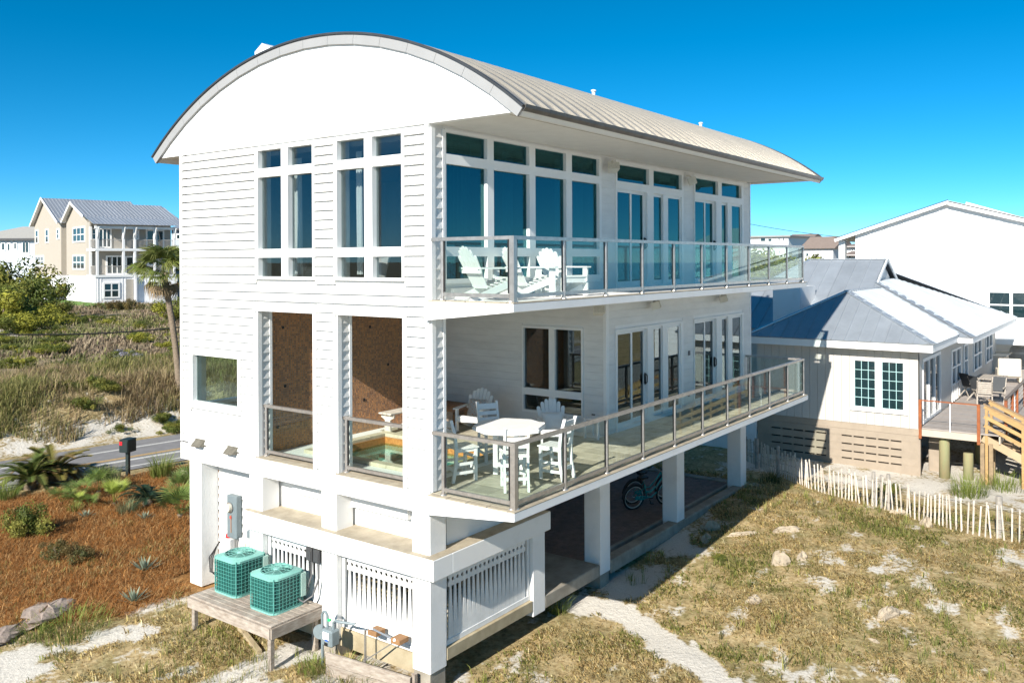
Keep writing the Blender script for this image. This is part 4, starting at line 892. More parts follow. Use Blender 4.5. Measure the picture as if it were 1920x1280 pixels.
# bicycles under the house
teal = mk('teal_bike', (.01, .26, .24), .25, var=.05, spec=.6); tyre = mk('tyre', (.012, .012, .012), .8); rim_m = mk('white_rim', (.62, .60, .52), .35, metal=.2); chrome = mk('chrome', (.7, .7, .7), .2, metal=.9)
def bicycle():
    t = thing('bicycle', '', 'bicycle'); wb, rw = 1.12, .335
    for x in (0, wb):
        wmesh = B(); wmesh.tube([(x + rw*math.cos(R(k*10)), 0, rw + rw*math.sin(R(k*10))) for k in range(37)], .03, 8, False); wh = wmesh.build('wheel', tyre, t, True)
        b = B(); b.tube([(x + (rw-.035)*math.cos(R(k*10)), 0, rw + (rw-.035)*math.sin(R(k*10))) for k in range(37)], .014, 8, False); b.build('rim', rim_m, wh, True)
        b = B()
        for k in range(18): b.bar((x + .02*math.cos(R(k*20)), .02*(-1)**k, rw + .02*math.sin(R(k*20))), (x + (rw-.04)*math.cos(R(k*20+8)), 0, rw + (rw-.04)*math.sin(R(k*20+8))), .003, .003)
        b.tube([(x, -.05, rw), (x, .05, rw)], .02, 8); b.build('spoke', chrome, wh)
    bb = (.44, 0, .29); sc = (.33, 0, .68); hd = (wb - .17, 0, .80); hb = (wb - .11, 0, .62)
    b = B(); b.tube([bb, (.37, 0, .52), sc], .018, 8); b.tube([hb, (.80, 0, .40), (.60, 0, .27), bb], .022, 8); b.tube([hd, (.75, 0, .56), (.56, 0, .40), (.40, 0, .42)], .018, 8); b.tube([hb, hd], .022, 8)
    for s in (-.06, .06): b.tube([(0, s, rw), (.2, s, .30), bb], .012, 6); b.tube([(0, s, rw), (.34, s*.4, .60)], .011, 6); b.tube([hb, (wb - .04, s, .5), (wb, s, rw)], .013, 6)
    b.build('frame', teal, t, True)
    b = B(); b.tube([(0, -.07, rw + .02), (.22, -.075, .36), (.48, -.075, .31), (.22, -.075, .27), (0, -.07, rw - .02)], .02, 6); b.build('chain_guard', teal, t)
    b = B(); b.tube([sc, (.29, 0, .86)], .013, 8); b.build('seat_post', chrome, t)
    b = B(); V = [(.13, -.11, .88), (.13, .11, .88), (.25, .09, .90), (.43, .02, .89), (.43, -.02, .89), (.25, -.09, .90)]; V2 = [(x, y*.8, z - .06) for (x, y, z) in V]
    b.add(V + V2, [(0, 5, 4, 3, 2, 1), (6, 7, 8, 9, 10, 11)] + [(i, (i+1) % 6, 6+(i+1) % 6, 6+i) for i in range(6)]); fix_normals(b.build('saddle', black, t))
    b = B(); b.tube([hd, (wb - .20, 0, .93)], .014, 8); b.tube([(wb - .48, -.31, .98), (wb - .30, -.28, 1.02), (wb - .20, -.10, .95), (wb - .20, .10, .95), (wb - .30, .28, 1.02), (wb - .48, .31, .98)], .012, 8); b.build('handlebar', chrome, t)
    for s in (-1, 1): B().tube([(wb - .48, s*.31, .98), (wb - .36, s*.29, 1.01)], .02, 8).build('grip', black, t)
    b = B(); b.tube([(.44, -.09, .29), (.52, -.10, .15)], .012, 6); b.tube([(.44, .09, .29), (.36, .10, .43)], .012, 6); b.box(.48, .56, -.19, -.10, .13, .155); b.box(.32, .40, .10, .19, .425, .45); b.build('crank', black, t)
    for x in (0,):
        b = B(); b.tube([(x + (rw+.05)*math.cos(R(k)), 0, rw + (rw+.05)*math.sin(R(k))) for k in range(20, 181, 16)], .022, 6); b.build('mudguard', black, t)
    return t
bk0 = bicycle(); ub = []
place(bk0, ub, (10.12, 1.58, .095), R(-26), 'teal cruiser bicycle nearer the camera, leaning under the house behind the middle column', 'bicycles parked under the house')
bk2 = place(bk0, ub, (10.62, 1.86, .095), R(-24), 'teal cruiser bicycle parked behind the nearer one under the house', 'bicycles parked under the house')
bk0.rotation_euler = (R(7), 0, R(-26)); bk2.rotation_euler = (R(7), 0, R(-24))
# ---------------------------------------------------------------- neighbours on the right
def clip_strip(poly, s0, s1):
    def cut(pts, k, keep_gt):
        out = []
        for i in range(len(pts)):
            a, b_ = pts[i], pts[(i+1) % len(pts)]; ia, ib = (a[0] >= k) == keep_gt or a[0] == k, (b_[0] >= k) == keep_gt or b_[0] == k
            if ia: out.append(a)
            if ia != ib: f = (k - a[0]) / (b_[0] - a[0]); out.append((k, a[1] + (b_[1]-a[1]) * f))
        return out
    p_ = cut(poly, s0, True)
    return cut(p_, s1, False) if len(p_) > 2 else []
def roof_slope(parent, pts, m, pitch=.45, rib=.035, name='roof_panel', th=.03):
    """metal roof slope: pts[0]-pts[1] is the eave; split into ribbed panels, one object each"""
    P0 = Vector(pts[0]); ex = (Vector(pts[1]) - P0).normalized(); nrm = None
    for k in range(2, len(pts)):
        c_ = ex.cross(Vector(pts[k]) - P0)
        if c_.length > .1: nrm = c_.normalized(); break
    if nrm.z < 0: nrm = -nrm
    ey = nrm.cross(ex)
    if (Vector(pts[2]) - P0).dot(ey) < 0: ey = -ey
    p2 = [((Vector(q) - P0).dot(ex), (Vector(q) - P0).dot(ey)) for q in pts]
    s = min(q[0] for q in p2); e = max(q[0] for q in p2); out = []
    while s < e - .02:
        pg = clip_strip(p2, s, min(e, s + pitch))
        if len(pg) > 2:
            W3 = lambda a, c, h: P0 + ex * a + ey * c + nrm * h
            b = B(); n = len(pg); b.add([W3(a, c, 0) for a, c in pg] + [W3(a, c, th) for a, c in pg], [tuple(range(n)), tuple(range(2*n-1, n-1, -1))] + [(i, (i+1) % n, n+(i+1) % n, n+i) for i in range(n)])
            on = [c for a, c in pg if abs(a - s) < 1e-4]
            if len(on) >= 2 and max(on) - min(on) > .05: b.bar(W3(s + .02, min(on), th + .015), W3(s + .02, max(on), th + .015), .04, rib, tuple(nrm))
            elif len(pg) >= 3:
                c0 = [c for a, c in pg]
            o = b.build(name, m, parent); fix_normals(o); out.append(o)
        s += pitch
    return out
galv = mk('galvalume', (.42, .46, .50), .34, metal=.45, var=.12, vs=1.5, rnd=.06)
cream_w = mk('cream_wall', (.54, .51, .46), .7, var=.06, vs=2); taupe = mk('taupe_skirting', (.33, .27, .205), .75, var=.12, vs=3, rnd=.05); trim_w = mk('white_trim', (.82, .82, .80), .5, var=.04)
turq = mk('pale_muntin', (.45, .70, .70), .4)
cot = thing('cottage', 'low cream cottage with a galvanised hip roof and taupe slatted skirting beyond the picket fence', 'house')
fwall = B(); fwall.box(19.45, 19.6, -3.9, 1.5, 1.40, 4.05); fwall = fwall.build('front_wall', cream_w, cot)
wb = B(); wb.box(0, .05, 0, .262, 0, 2.6); wbo = wb.build('wall_board', cream_w); wbm = wbo.data; bpy.data.objects.remove(wbo)
for i in range(20): inst(wbm, 'wall_board', fwall, (19.4, -3.898 + i * .27, 1.43))
for (y0, y1) in ((-2.577, -1.916), (-3.458, -2.798)):
    ps = [(y0 + (y1-y0)*i/3 + .008, y0 + (y1-y0)*(i+1)/3 - .008, 2.015 + 1.55*j/5 + .008, 2.015 + 1.55*(j+1)/5 - .008) for i in range(3) for j in range(5)]
    f = window('window', fwall, 0, 19.375, 19.41, y0, y1, 2.015, 3.565, ps, turq, far_glass, 19.40)
b = holes_wall('window_trim', 0, 19.35, 19.42, -3.53, -1.82, 1.93, 3.65, [(-2.577, -1.916, 2.015, 3.565), (-3.458, -2.798, 2.015, 3.565)], trim_w, None, fwall)
B().box(19.33, 19.41, -3.6, -1.75, 1.87, 1.925).build('window_sill', trim_w, fwall)
sk = B(); sk.box(19.55, 19.8, -3.88, 1.34, -.3, 1.42); sk = sk.build('skirting', gap_m, cot)  # near-black backing box: shade behind the slots put in as colour
for (z0, z1) in ((-.28, .17), (.222, .415), (.468, .665), (.718, .935), (.988, 1.20), (1.206, 1.42)): B().box(19.42, 19.5, -3.93, 1.5, z0, z1).build('skirt_board', taupe, sk)
slots = []
for (a, c) in ((1.03, -.97), (-1.43, -3.41)):
    for i in range(5): s0 = a + (c - a) * i / 5; slots.append((s0 + (c-a)/5 + .03, s0 - .03))
cuts = sorted(slots); blocks = [(-3.93, cuts[0][0])] + [(cuts[i][1], cuts[i+1][0]) for i in range(len(cuts) - 1)] + [(cuts[-1][1], 1.5)]
for (z0, z1) in ((.17, .222), (.415, .468), (.665, .718), (.935, .988)): [B().box(19.428, 19.5, a, c, z0, z1).build('slot_block', taupe, sk) for (a, c) in blocks]
B().box(19.40, 19.52, -3.96, -3.88, -.3, 1.42).build('corner_board', taupe, sk)
swall = holes_wall('side_wall', 1, -3.9, -3.75, 19.46, 37.2, 1.40, 4.05, [(20.13, 23.1, 1.52, 3.6), (25.35, 27.25, 2.2, 3.42), (28.1, 28.9, 2.2, 3.44), (30.5, 32.6, 2.2, 3.42), (34.0, 36.0, 2.2, 3.4)], cream_w, dark_int, cot)
window('sliding_door', swall, 1, -3.93, -3.8, 20.08, 23.15, 1.5, 3.66, [(20.2, 21.1, 1.6, 3.55), (21.2, 22.05, 1.6, 3.55), (22.15, 23.05, 1.6, 3.55)], trim_w, far_glass)
for (x0, x1, n) in ((25.35, 27.25, 2), (28.1, 28.9, 1), (30.5, 32.6, 2), (34.0, 36.0, 2)):
    w_ = (x1 - x0) / n
    window('window', swall, 1, -3.94, -3.8, x0 - .06, x1 + .06, 2.12, 3.5, [(x0 + i*w_ + .07, x0 + (i+1)*w_ - .07, q0, q1) for i in range(n) for (q0, q1) in ((2.2, 2.78), (2.84, 3.42))], trim_w, far_glass)
for i in range(5): B().box(25.4 + i*.4, 25.45 + i*.4, -3.93, -3.9, 1.5, 2.1).build('batten', trim_w, swall)
fb = B(); fb.box(18.88, 18.93, -4.44, 1.78, 4.0, 4.235); fb.box(18.93, 23.45, -4.44, -4.40, 4.0, 4.235); fb.box(23.40, 23.45, -4.92, -4.44, 3.98, 4.14); fb.box(23.45, 36.3, -4.92, -4.88, 3.95, 4.14); fb.build('fascia', trim_w, cot)
B().box(18.94, 23.4, -4.39, 1.76, 3.995, 4.02).build('soffit', trim_w, cot); B().box(23.4, 36.3, -4.87, -3.9, 3.96, 3.98).build('soffit', trim_w, cot)
roofc = B(); A_ = pl(1588, 547, 1, -1.1); ap = (A_.x, -1.1, A_.z)
roofc.box(23.5, 36, -3.7, 6.0, 4.105, 4.14); roofc = roofc.build('roof', galv, cot)
roof_slope(roofc, [(18.86, 1.75, 4.24), (18.86, -4.46, 4.24), ap], galv, .43)
roof_slope(roofc, [(18.86, -4.46, 4.24), (26.4, -4.46, 4.24), (26.4, -1.1, A_.z), ap], galv, .3, .06)
roof_slope(roofc, [(26.4, 1.75, 4.24), (18.86, 1.75, 4.24), ap, (26.4, -1.1, A_.z)], galv, .43)
roof_slope(roofc, [(23.4, 6.3, 4.15), (23.4, -4.94, 4.15), (26.58, -.9, 6.02), (28.2, -.9, 6.97), (28.2, 2.3, 6.97)], galv, .55)
roof_slope(roofc, [(23.4, -4.94, 4.15), (36.3, -4.94, 4.15), (29.9, -.88, 6.08), (26.58, -.88, 6.02)], galv, .3, .06)
roof_slope(roofc, [(36.3, -4.94, 4.15), (36.3, 6.3, 4.15), (28.2, 2.3, 6.97), (28.2, -.9, 6.97), (29.9, -.9, 6.08)], galv, .55)
roof_slope(roofc, [(36.3, 6.3, 4.15), (23.4, 6.3, 4.15), (28.2, 2.3, 6.97)], galv, .55)
B().box(24.0, 35.8, -3.74, 5.8, -.3, 4.1).build('body_wall', cream_w, cot); B().box(19.61, 23.99, 1.35, 1.5, -.3, 4.05).build('wing_wall', cream_w, cot); B().box(19.3, 19.6, 1.53, 4.2, -.3, 1.75).build('end_wall', stucco, cot)
b = B(); b.prism([(26.7, 6.02), (29.8, 6.06), (28.2, 6.93)], 1, -.75, -.70); b.build('gablet', trim_w, roofc)
for (q0, q1) in (((26.5, -.98, 6.0), (28.2, -.98, 6.99)), ((28.2, -.98, 6.99), (29.95, -.98, 6.06))): B().bar(q0, q1, .05, .14).build('gablet_trim', trim_w, roofc)
for (q0, q1) in (((18.9, -4.46, 4.29), (ap[0], ap[1], ap[2] + .04)), ((18.9, 1.75, 4.29), (ap[0], ap[1], ap[2] + .04)), ((ap[0], ap[1], ap[2] + .04), (26.4, -1.1, A_.z + .04)), ((23.4, -4.94, 4.2), (26.58, -.9, 6.07)), ((28.2, -.95, 7.0), (28.2, 2.3, 7.0)), ((23.4, 6.3, 4.2), (28.2, 2.3, 7.0))): B().bar(q0, q1, .2, .03).build('ridge_cap', galv, roofc)
ybx = lambda u, x: pl(u, 540, 0, x).y
B().box(23.6, 25.6, ybx(1500, 23.6), ybx(1449, 23.6), 4.3, 5.9).build('roof_box', stucco, roofc)
# cottage deck, stairs and posts
deck = thing('cottage_deck', 'raised grey plank deck with red brown posts and cable rail beside the cottage', 'deck')
dk_m = mk('grey_deck_board', (.36, .32, .29), .8, var=.15, vs=4, rnd=.1); rim_t = mk('taupe_rim', (.50, .43, .34), .7, var=.1)
for i in range(40): B().box(19.42 + i*.30, 19.42 + i*.30 + .29, -6.2, -3.97, 1.46, 1.5).build('deck_board', dk_m, deck)
B().box(31.5, 38, -12, -3.97, 1.45, 1.495).build('rear_platform', dk_m, deck); B().box(21.5, 31.4, -12, -6.21, 1.45, 1.495).build('rear_platform', dk_m, deck)
B().box(19.36, 19.41, -5.72, -3.9, 1.24, 1.455).build('rim_board', rim_t, deck); B().box(19.42, 31, -6.25, -6.205, 1.22, 1.455).build('rim_board', rim_t, deck)
cable = mk('steel', (.5, .5, .5), .3, metal=.8)
for y in (-3.97, -5.66): B().bbox(19.30, 19.38, y - .045, y + .045, 1.15, 2.42, .006).build('rail_post', wood_red, deck)
B().bar((19.34, -3.97, 2.40), (19.34, -5.66, 2.40), .06, .035).build('top_rail', wood_red, deck)
for k in range(5): B().tube([(19.34, -3.97, 1.62 + k*.15), (19.34, -5.66, 1.62 + k*.15)], .006, 5).build('cable', cable, deck)
B().bar((19.34, -4.85, 1.45), (19.34, -4.85, 2.39), .025, .025).build('baluster', trim_w, deck)
for x in (20.7, 22.3, 23.6, 26.0, 28.4): B().bbox(x - .05, x + .05, -6.30, -6.21, 1.15, 2.44, .006).build('rail_post', wood_red, deck)
B().bar((20.6, -6.25, 2.46), (29, -6.25, 2.46), .1, .045).build('top_rail', mk('brown_rail', (.12, .085, .06), .5), deck)
for k in range(5): B().tube([(20.7, -6.25, 1.62 + k*.15), (28.4, -6.25, 1.62 + k*.15)], .006, 5).build('cable', cable, deck)
B().bar((23.0, -6.25, 1.45), (23.0, -6.25, 2.44), .03, .03).build('baluster', trim_w, deck)
pile_m = mk('green_treated_pile', (.24, .26, .13), .85, var=.4, vs=5, col2=(.30, .24, .13), stretch=(1, 1, .25), bump=.6, bs=14)
def post(label, x, y, z0, z1, r=None, m=None, nm='timber_pile', cat='post'):
    b = B()
    if r: b.tube([(0, 0, z0), (0, 0, z1 - .03), (0, 0, z1)], [r * 1.03, r, r * .92], 14)
    else: b.bbox(-.06, .06, -.06, .06, z0, z1, .008)
    o = b.build(nm, m or pile_m, None, bool(r)); o.location = (x, y, 0); return tag(o, label, cat)
q = gp(1801, 930); post('tall round green treated pile under the front edge of the cottage deck', 19.7, -4.62, -.4, 1.24, .16)
post('short cut off green pile right of the tall one under the cottage deck', 19.9, -5.28, -.4, .75, .15)
post('dark round pile deep under the cottage deck', 22.2, -5.3, -.4, 1.44, .16)
post('square tan concrete pier under the deck next to the skirting', 20.6, -4.2, -.4, 1.44, None, taupe, 'pier', 'pier').scale = (3.2, 3.2, 1)
st_ = thing('deck_stairs', 'yellow lumber stairs descending from the cottage deck at the picture edge', 'stairs', (19.5, -5.8, 0))
for s in (0, 1.05):
    B().bar((s, .05, 1.36), (s, -2.6, .02), .045, .24).build('stringer', mk('tan_stringer', (.45, .33, .20), .7, var=.15), st_)
    for k, (y, zt) in enumerate(((-.06, 2.38), (-1.05, 2.0), (-2.3, 1.28))): B().bbox(s - .045, s + .045, y - .04, y + .04, -.35, zt, .005).build('newel_post', wood_new, st_)
    for dz in (.93, .62, .34): B().bar((s - .03, .0, 1.42 + dz), (s - .03, -2.45, .2 + dz), .04, .11).build('rail_board', wood_new, st_)
    B().bar((s, .02, 2.43), (s, -2.5, 1.22), .13, .035).build('hand_rail', mk('brown_lumber', (.30, .20, .11), .7), st_)
for k in range(7): B().box(.02, 1.03, -.34 - k*.355, -.06 - k*.355, 1.25 - k*.182, 1.29 - k*.182).build('tread', mk('brown_tread', (.26, .18, .11), .7, var=.2), st_)
for (x, y, l) in ((19.45, -5.75, 'square tan lumber post carrying the cottage deck corner'), (19.52, -5.98, 'second square tan lumber post tight beside the deck corner post'), (20.6, -5.9, 'square tan lumber post behind the top of the deck stairs')):
    post(l, x, y, -.4, 1.2, None, mk('aged_lumber', (.30, .215, .125), .75, var=.3, vs=7), 'lumber_post')
# patio furniture on the cottage deck
teak = mk('grey_teak', (.42, .37, .31), .75, var=.2, vs=10); dark_sling = mk('dark_sling', (.05, .055, .06), .7)
def folding_chair(loc, rz, label):
    t = thing('folding_chair', label, 'chair', loc, rz, 'folding chairs on the cottage deck')
    for s in (-.23, .23):
        B().bar((.28, s, 0), (-.22, s, .95), .03, .03).build('leg', teak, t); B().bar((-.26, s, 0), (.25, s, .43), .03, .03).build('leg', teak, t); B().bar((-.10, s, .64), (.28, s, .62), .05, .025).build('armrest', teak, t)
    B().bar((-.02, 0, .43), (.26, 0, .45), .44, .025).build('seat', teak, t); B().bar((-.03, 0, .46), (-.23, 0, .98), .44, .02, (1, 0, 0)).build('backrest', dark_sling, t); return t
DZ = 1.502
dp = lambda u, v: pl(u, v, 2, DZ)
for (u, v, a, l) in ((1815, 746, -35, 'dark backed folding chair nearest the cottage wall on the deck'), (1832, 752, -35, 'dark backed folding chair second from the cottage wall on the deck'), (1872, 756, 175, 'dark backed folding chair on the railing side of the deck table')):
    q = dp(u, v); folding_chair((q.x, q.y, DZ), R(a), l)
q = dp(1846, 762); t = thing('teak_chair', 'pale slat back teak chair with its back to the camera at the deck table', 'chair', (q.x, q.y, DZ), R(10))
for i in range(6): B().box(-.24, -.21, -.26, .26, .50 + i*.075, .56 + i*.075).build('back_slat', teak, t)
for (a, c) in ((-1, -1), (1, -1), (1, 1), (-1, 1)): B().box(a*.22-.02, a*.22+.02, c*.24-.02, c*.24+.02, 0, .98 if a < 0 else .62).build('leg', teak, t)
B().box(-.24, .24, -.26, .26, .42, .46).build('seat', teak, t)
q = dp(1856, 742); t = thing('deck_table', 'grey teak slatted table among folding chairs on the cottage deck', 'table', (q.x + .3, q.y, DZ))
for i in range(8): B().box(-.8, .8, -.5 + i*.125, -.5 + i*.125 + .115, .70, .73).build('top_slat', teak, t)
for (a, c) in ((-1, -1), (1, -1), (1, 1), (-1, 1)): B().box(a*.7-.03, a*.7+.03, c*.42-.03, c*.42+.03, 0, .70).build('leg', teak, t)
beige = mk('beige_wicker', (.62, .56, .46), .8, var=.15, vs=20); stone_c = mk('pale_counter', (.62, .58, .50), .7, var=.15)
q = dp(1885, 722); t = thing('patio_armchair', 'beige high backed patio armchair behind the deck table', 'chair', (q.x + 1.0, q.y, DZ), R(15))
B().bbox(-.35, .35, -.4, .4, .25, .45, .04).build('seat', beige, t); B().bbox(-.42, -.30, -.45, .45, .3, 1.1, .04).build('backrest', beige, t)
for s in (-.42, .42): B().bbox(-.35, .35, s - .05, s + .05, .05, .62, .02).build('arm', beige, t)
q = dp(1870, 705); t = thing('stone_counter', 'pale stone counter bench by the cottage wall on the deck', 'counter', (q.x + 2.5, q.y + .3, DZ)); B().bbox(-.9, .9, -.4, .4, 0, .75, .02).build('base', stone_c, t); B().bbox(-1.0, 1.0, -.5, .5, .75, .83, .02).build('top', stone_c, t)
q = dp(1856, 694); t = thing('large_pot', 'round grey lidded cooker standing against the cottage wall', 'cooker', (q.x + 3.2, -4.6, DZ))
b = B(); b.tube([(0, 0, z) for z in (.0, .1, .3, .6, .85, 1.0, 1.1)], [.28, .36, .45, .46, .42, .32, .1], 18); b.build('body', mk('grey_ceramic', (.35, .36, .37), .5, var=.1), t, True); b = B(); b.tube([(0, 0, .62), (0, 0, .68)], .475, 18); b.build('band', mk('steel', (.5, .5, .5), .3, metal=.8), t)
t = thing('covered_grill', 'barbecue grill under a charcoal fabric cover at the far end of the deck', 'grill', (33.6, -6.7, DZ), R(8))
b = B(); V = []; Fc = []; pr = [(0, .75, .42), (.35, .70, .38), (.75, .68, .36), (.98, .62, .33), (1.15, .45, .22), (1.22, .3, .08)]
for (z, a, c) in pr:
    for k in range(16):
        th_ = 2*math.pi*k/16; cs_, sn_ = math.cos(th_), math.sin(th_); sq = max(abs(cs_), abs(sn_))**.7; V.append((c/sq*cs_*1.05 + random.uniform(-.02, .02), a/sq*sn_ + random.uniform(-.02, .02), z))
for j in range(len(pr)-1):
    for k in range(16): Fc.append((j*16+k, j*16+(k+1) % 16, (j+1)*16+(k+1) % 16, (j+1)*16+k))
Fc.append(tuple(range(80, 96))); b.add(V, Fc); b.build('cover', mk('charcoal_cover', (.10, .10, .105), .7, var=.1), t, True); B().box(-.45, -.40, -.2, .2, .86, .92).build('cover_label', trim_w, t)
# ---------------- big white gable house
bw = mk('bright_siding', (.82, .82, .80), .6, var=.02)
big = thing('gable_house', 'large plain white house with a wide low gable filling the right background', 'house')
X = 40.0; yz = lambda u, v, x=X: (pl(u, v, 0, x).y, pl(u, v, 0, x).z)
apx = yz(1780, 380); le = yz(1568, 449); rs = (apx[1] - 8.97) / (apx[0] + 4.87)
yr = -16.0; zr = apx[1] + rs * (yr - apx[0]); wl = yz(1604, 450)[0]
b = B(); lz = lambda y: apx[1] - .06 + (le[1] - apx[1]) * (y - apx[0]) / (le[0] - apx[0])
for k in range(46):     # lap siding courses: each row clipped to the gable
    pass
b.prism([(wl, -1), (wl, lz(wl)), (apx[0], apx[1] - .06), (yr, zr - .06), (yr, -1)], 0, X, X + .3); fix_normals(b.build('wall', bw, big))
n = 0; z = 1.6
while z < apx[1] - .3:
    hi = z + .28
    yl = min(wl, apx[0] + (apx[1] - .1 - hi) / (apx[1] - le[1]) * (le[0] - apx[0])) if hi > lz(wl) else wl
    yR = max(yr, apx[0] - (apx[1] - .1 - hi) / abs(rs)) if hi > zr else yr
    if yl - yR > .3: b = B(); b.prism([(0, z), (0, z + .002), (0.02, hi - .002), (.03, z + .001)], 0, 0, 1) if False else b.add([(X - .03, yR, z), (X - .03, yl, z), (X - .004, yl, hi), (X - .004, yR, hi), (X, yR, z), (X, yl, z)], [(0, 1, 2, 3), (0, 4, 5, 1)]); b.build('siding_board', bw, big)
    z += .28
rf = B(); rf.prism([(le[0], le[1] - .1), (le[0], le[1] + .02), (apx[0], apx[1] + .1), (yr - .4, zr + .08), (yr - .4, zr - .05), (apx[0], apx[1] - .03)], 0, X - .35, X + 24); rf = rf.build('roof', mk('dark_edge_roof', (.55, .56, .57), .5, var=.05), big); fix_normals(rf)
for (q0, q1) in ((le, apx), (apx, (yr, zr))): B().bar((X - .37, q0[0], q0[1] + .06), (X - .37, q1[0], q1[1] + .13), .03, .035).build('roof_edge', drip_m, rf)
for (q0, q1) in ((le, apx), (apx, (yr, zr))): B().bar((X - .36, q0[0], q0[1] - .07), (X - .36, q1[0], q1[1] + .0), .03, .16).build('barge_board', bw, rf)
B().bbox(X + .1, X + .45, le[0] - .45, le[0] - .1, -.5, le[1] - .05, .01).build('porch_post', bw, big)
B().box(X + 1, X + 20, wl, le[0] - .2, 3.9, 4.1).build('porch_floor', bw, big)
for i in range(2):
    y1 = yz(1855, 548)[0] - i * 1.05
    window('window', big, 0, X - .06, X + .04, y1 - 1.0, y1 + .05, 3.85, 5.3, [(y1 - .93, y1 - .02, 4.62, 5.22), (y1 - .93, y1 - .02, 3.95, 4.55)], trim_w, far_glass, X - .05)
b = B(); b.box(X - 2.5, X - .1, -12, -3.3, 2.75, 3.0); b.build('porch_beam', bw, big)
for y in (-3.6, -6.5): B().bbox(X - 2.4, X - 2.1, y, y + .3, -.3, 2.75, .01).build('porch_post', bw, big)
far2 = thing('solar_house', 'roof of a white house with a dark solar panel rising behind the large gable', 'house', (62, -9.5, 0))
b = B(); b.prism([(-9, 0), (-9, 8.3), (-2, 9.7), (9, 9.7), (9, 0)], 1, -10, 12); b.build('wall', bw, far2)
b = B(); b.bar((-7.0, -3.6, 9.6), (-2.6, -3.6, 10.55), 6, .1); b.build('solar_panel', mk('solar_dark', (.012, .014, .03), .2), far2)
q0, q1 = pl(1825, 385, 0, 54), pl(1935, 415, 0, 54)
B().bar((54 - 62, q0.y + 9.5, q0.z), (54 - 62, q1.y + 9.5, q1.z), 6, .15).build('roof', bw, far2)
# ---------------- far houses beyond the balcony
def far_block(label, x, u0, u1, v0, v1, depth, m, roofm, wins, gable=False, cat='building', rh=None):
    y1, z1 = yz(u0, v0, x); y0, _ = yz(u1, v0, x); _, z0 = yz(u0, v1, x); t = thing('far_building', label, cat, (x, 0, 0))
    B().box(0, depth, y0, y1, min(z0, 0) - 3, z1).build('wall', m, t)
    if gable:
        zt = yz(u0, rh, x)[1]; b = B(); b.prism([(-.6, z1 - .1), (depth + .6, z1 - .1), (depth / 2, zt)], 1, y0 - .4, y1 + .4); b.build('roof', roofm, t)
    else: B().box(-.5, depth + .5, y0 - .5, y1 + .5, z1, z1 + .25).build('roof', roofm, t)
    for (a, c, d, e_) in wins:
        w0, w1 = yz(a, d, x), yz(c, e_, x); f = B().box(-.08, .05, w1[0], w0[0], w1[1], w0[1]).build('window', trim_w, t); B().box(-.1, -.081, w1[0] + .08, w0[0] - .08, w1[1] + .08, w0[1] - .08).build('pane', far_glass, f)
    return t
brn = mk('brown_shingle', (.27, .21, .175), .85, var=.15); gry = mk('grey_flat_roof', (.30, .30, .29), .8)
far_block('white flat roofed modern house seen over the upper balcony rail', 130, 1380, 1478, 446, 520, 14, bw, gry, [(1426, 1436, 446, 453), (1440, 1448, 447, 453), (1452, 1455, 446, 452), (1459, 1463, 446, 452), (1467, 1471, 446, 452), (1420, 1424, 470, 477), (1426, 1430, 471, 477), (1450, 1454, 469, 476), (1460, 1463, 469, 476)])
far_block('white house with a brown pitched roof between the balcony and the big gable house', 118, 1505, 1562, 465, 520, 10, mk('shade_white', (.72, .72, .72), .8), brn, [(1511, 1517, 474, 481)], True, 'house', 443)
far_block('small white house with dark cupola roof behind the modern house', 150, 1470, 1512, 452, 520, 12, bw, brn, [(1480, 1486, 458, 463), (1494, 1499, 459, 464)], True, 'house', 438)
far_block('small white house glimpsed under the porch roof of the big gable house', 70, 1584, 1615, 478, 560, 8, bw, brn, [(1591, 1597, 479, 486)], True, 'house', 470)
far_block('white two storey house glimpsed behind the porch post of the big gable house', 90, 1588, 1640, 462, 560, 8, bw, brn, [(1596, 1601, 466, 471)], True, 'house', 456)
# overhead wire
def wire(label, pts, r=.02):
    P = []
    for (a, c) in zip(pts[:-1], pts[1:]):
        for k in range(12):
            f = k / 12; v = Vector(a).lerp(Vector(c), f); v.z -= 4 * f * (1 - f) * .35; P.append(v)
    P.append(Vector(pts[-1])); b = B(); b.tube(P, r, 5); return tag(b.build('overhead_wire', black), label, 'wire')
a0 = CAM + ray(-60, 624) * 42; a1 = CAM + ray(440, 600) * 47
wire('thin black cable hanging across the dunes beyond the road', [tuple(a0), tuple(a1)], .035)
a0 = CAM + ray(1330, 404) * 95; a1 = CAM + ray(1620, 448) * 95; wire('thin overhead wire against the sky right of the house', [tuple(a0), tuple(a1)], .03)
# ---------------- picket sand fence
fence = thing('sand_fence', 'crooked pale wooden picket sand fence bound with wire along the lawn edge', 'fence')
pk = mk('bleached_picket', (.62, .57, .50), .85, var=.3, vs=12, col2=(.42, .36, .29), rnd=.15, stretch=(1, 1, .3))
FP = [(1396, 862), (1440, 885), (1480, 900), (1517, 915), (1560, 928), (1598, 940), (1635, 948), (1667, 958), (1700, 968), (1731, 978), (1783, 992), (1824, 1002), (1870, 1010), (1911, 1018), (1960, 1030)]
W3 = [gp(u, v) for (u, v) in FP]; pts = []
for a, c in zip(W3[:-1], W3[1:]):
    L_ = (c - a).length; n = max(1, int(L_ / .118))
    for k in range(n): pts.append(a.lerp(c, k / n))
mids = []
for i, q in enumerate(pts):
    z0 = gzf(q.x, q.y); h = random.uniform(.74, .92); lx, ly = random.gauss(0, .04) - .03, random.gauss(0, .04)
    if random.random() < .04: lx += .25
    b = B(); b.bar((q.x, q.y, z0 - .12), (q.x + lx, q.y + ly, z0 + h), random.uniform(.032, .042), .012, (1, .3, 0)); b.build('picket', pk, fence); mids.append((q.x + lx * .5, q.y + ly * .5, z0, h))
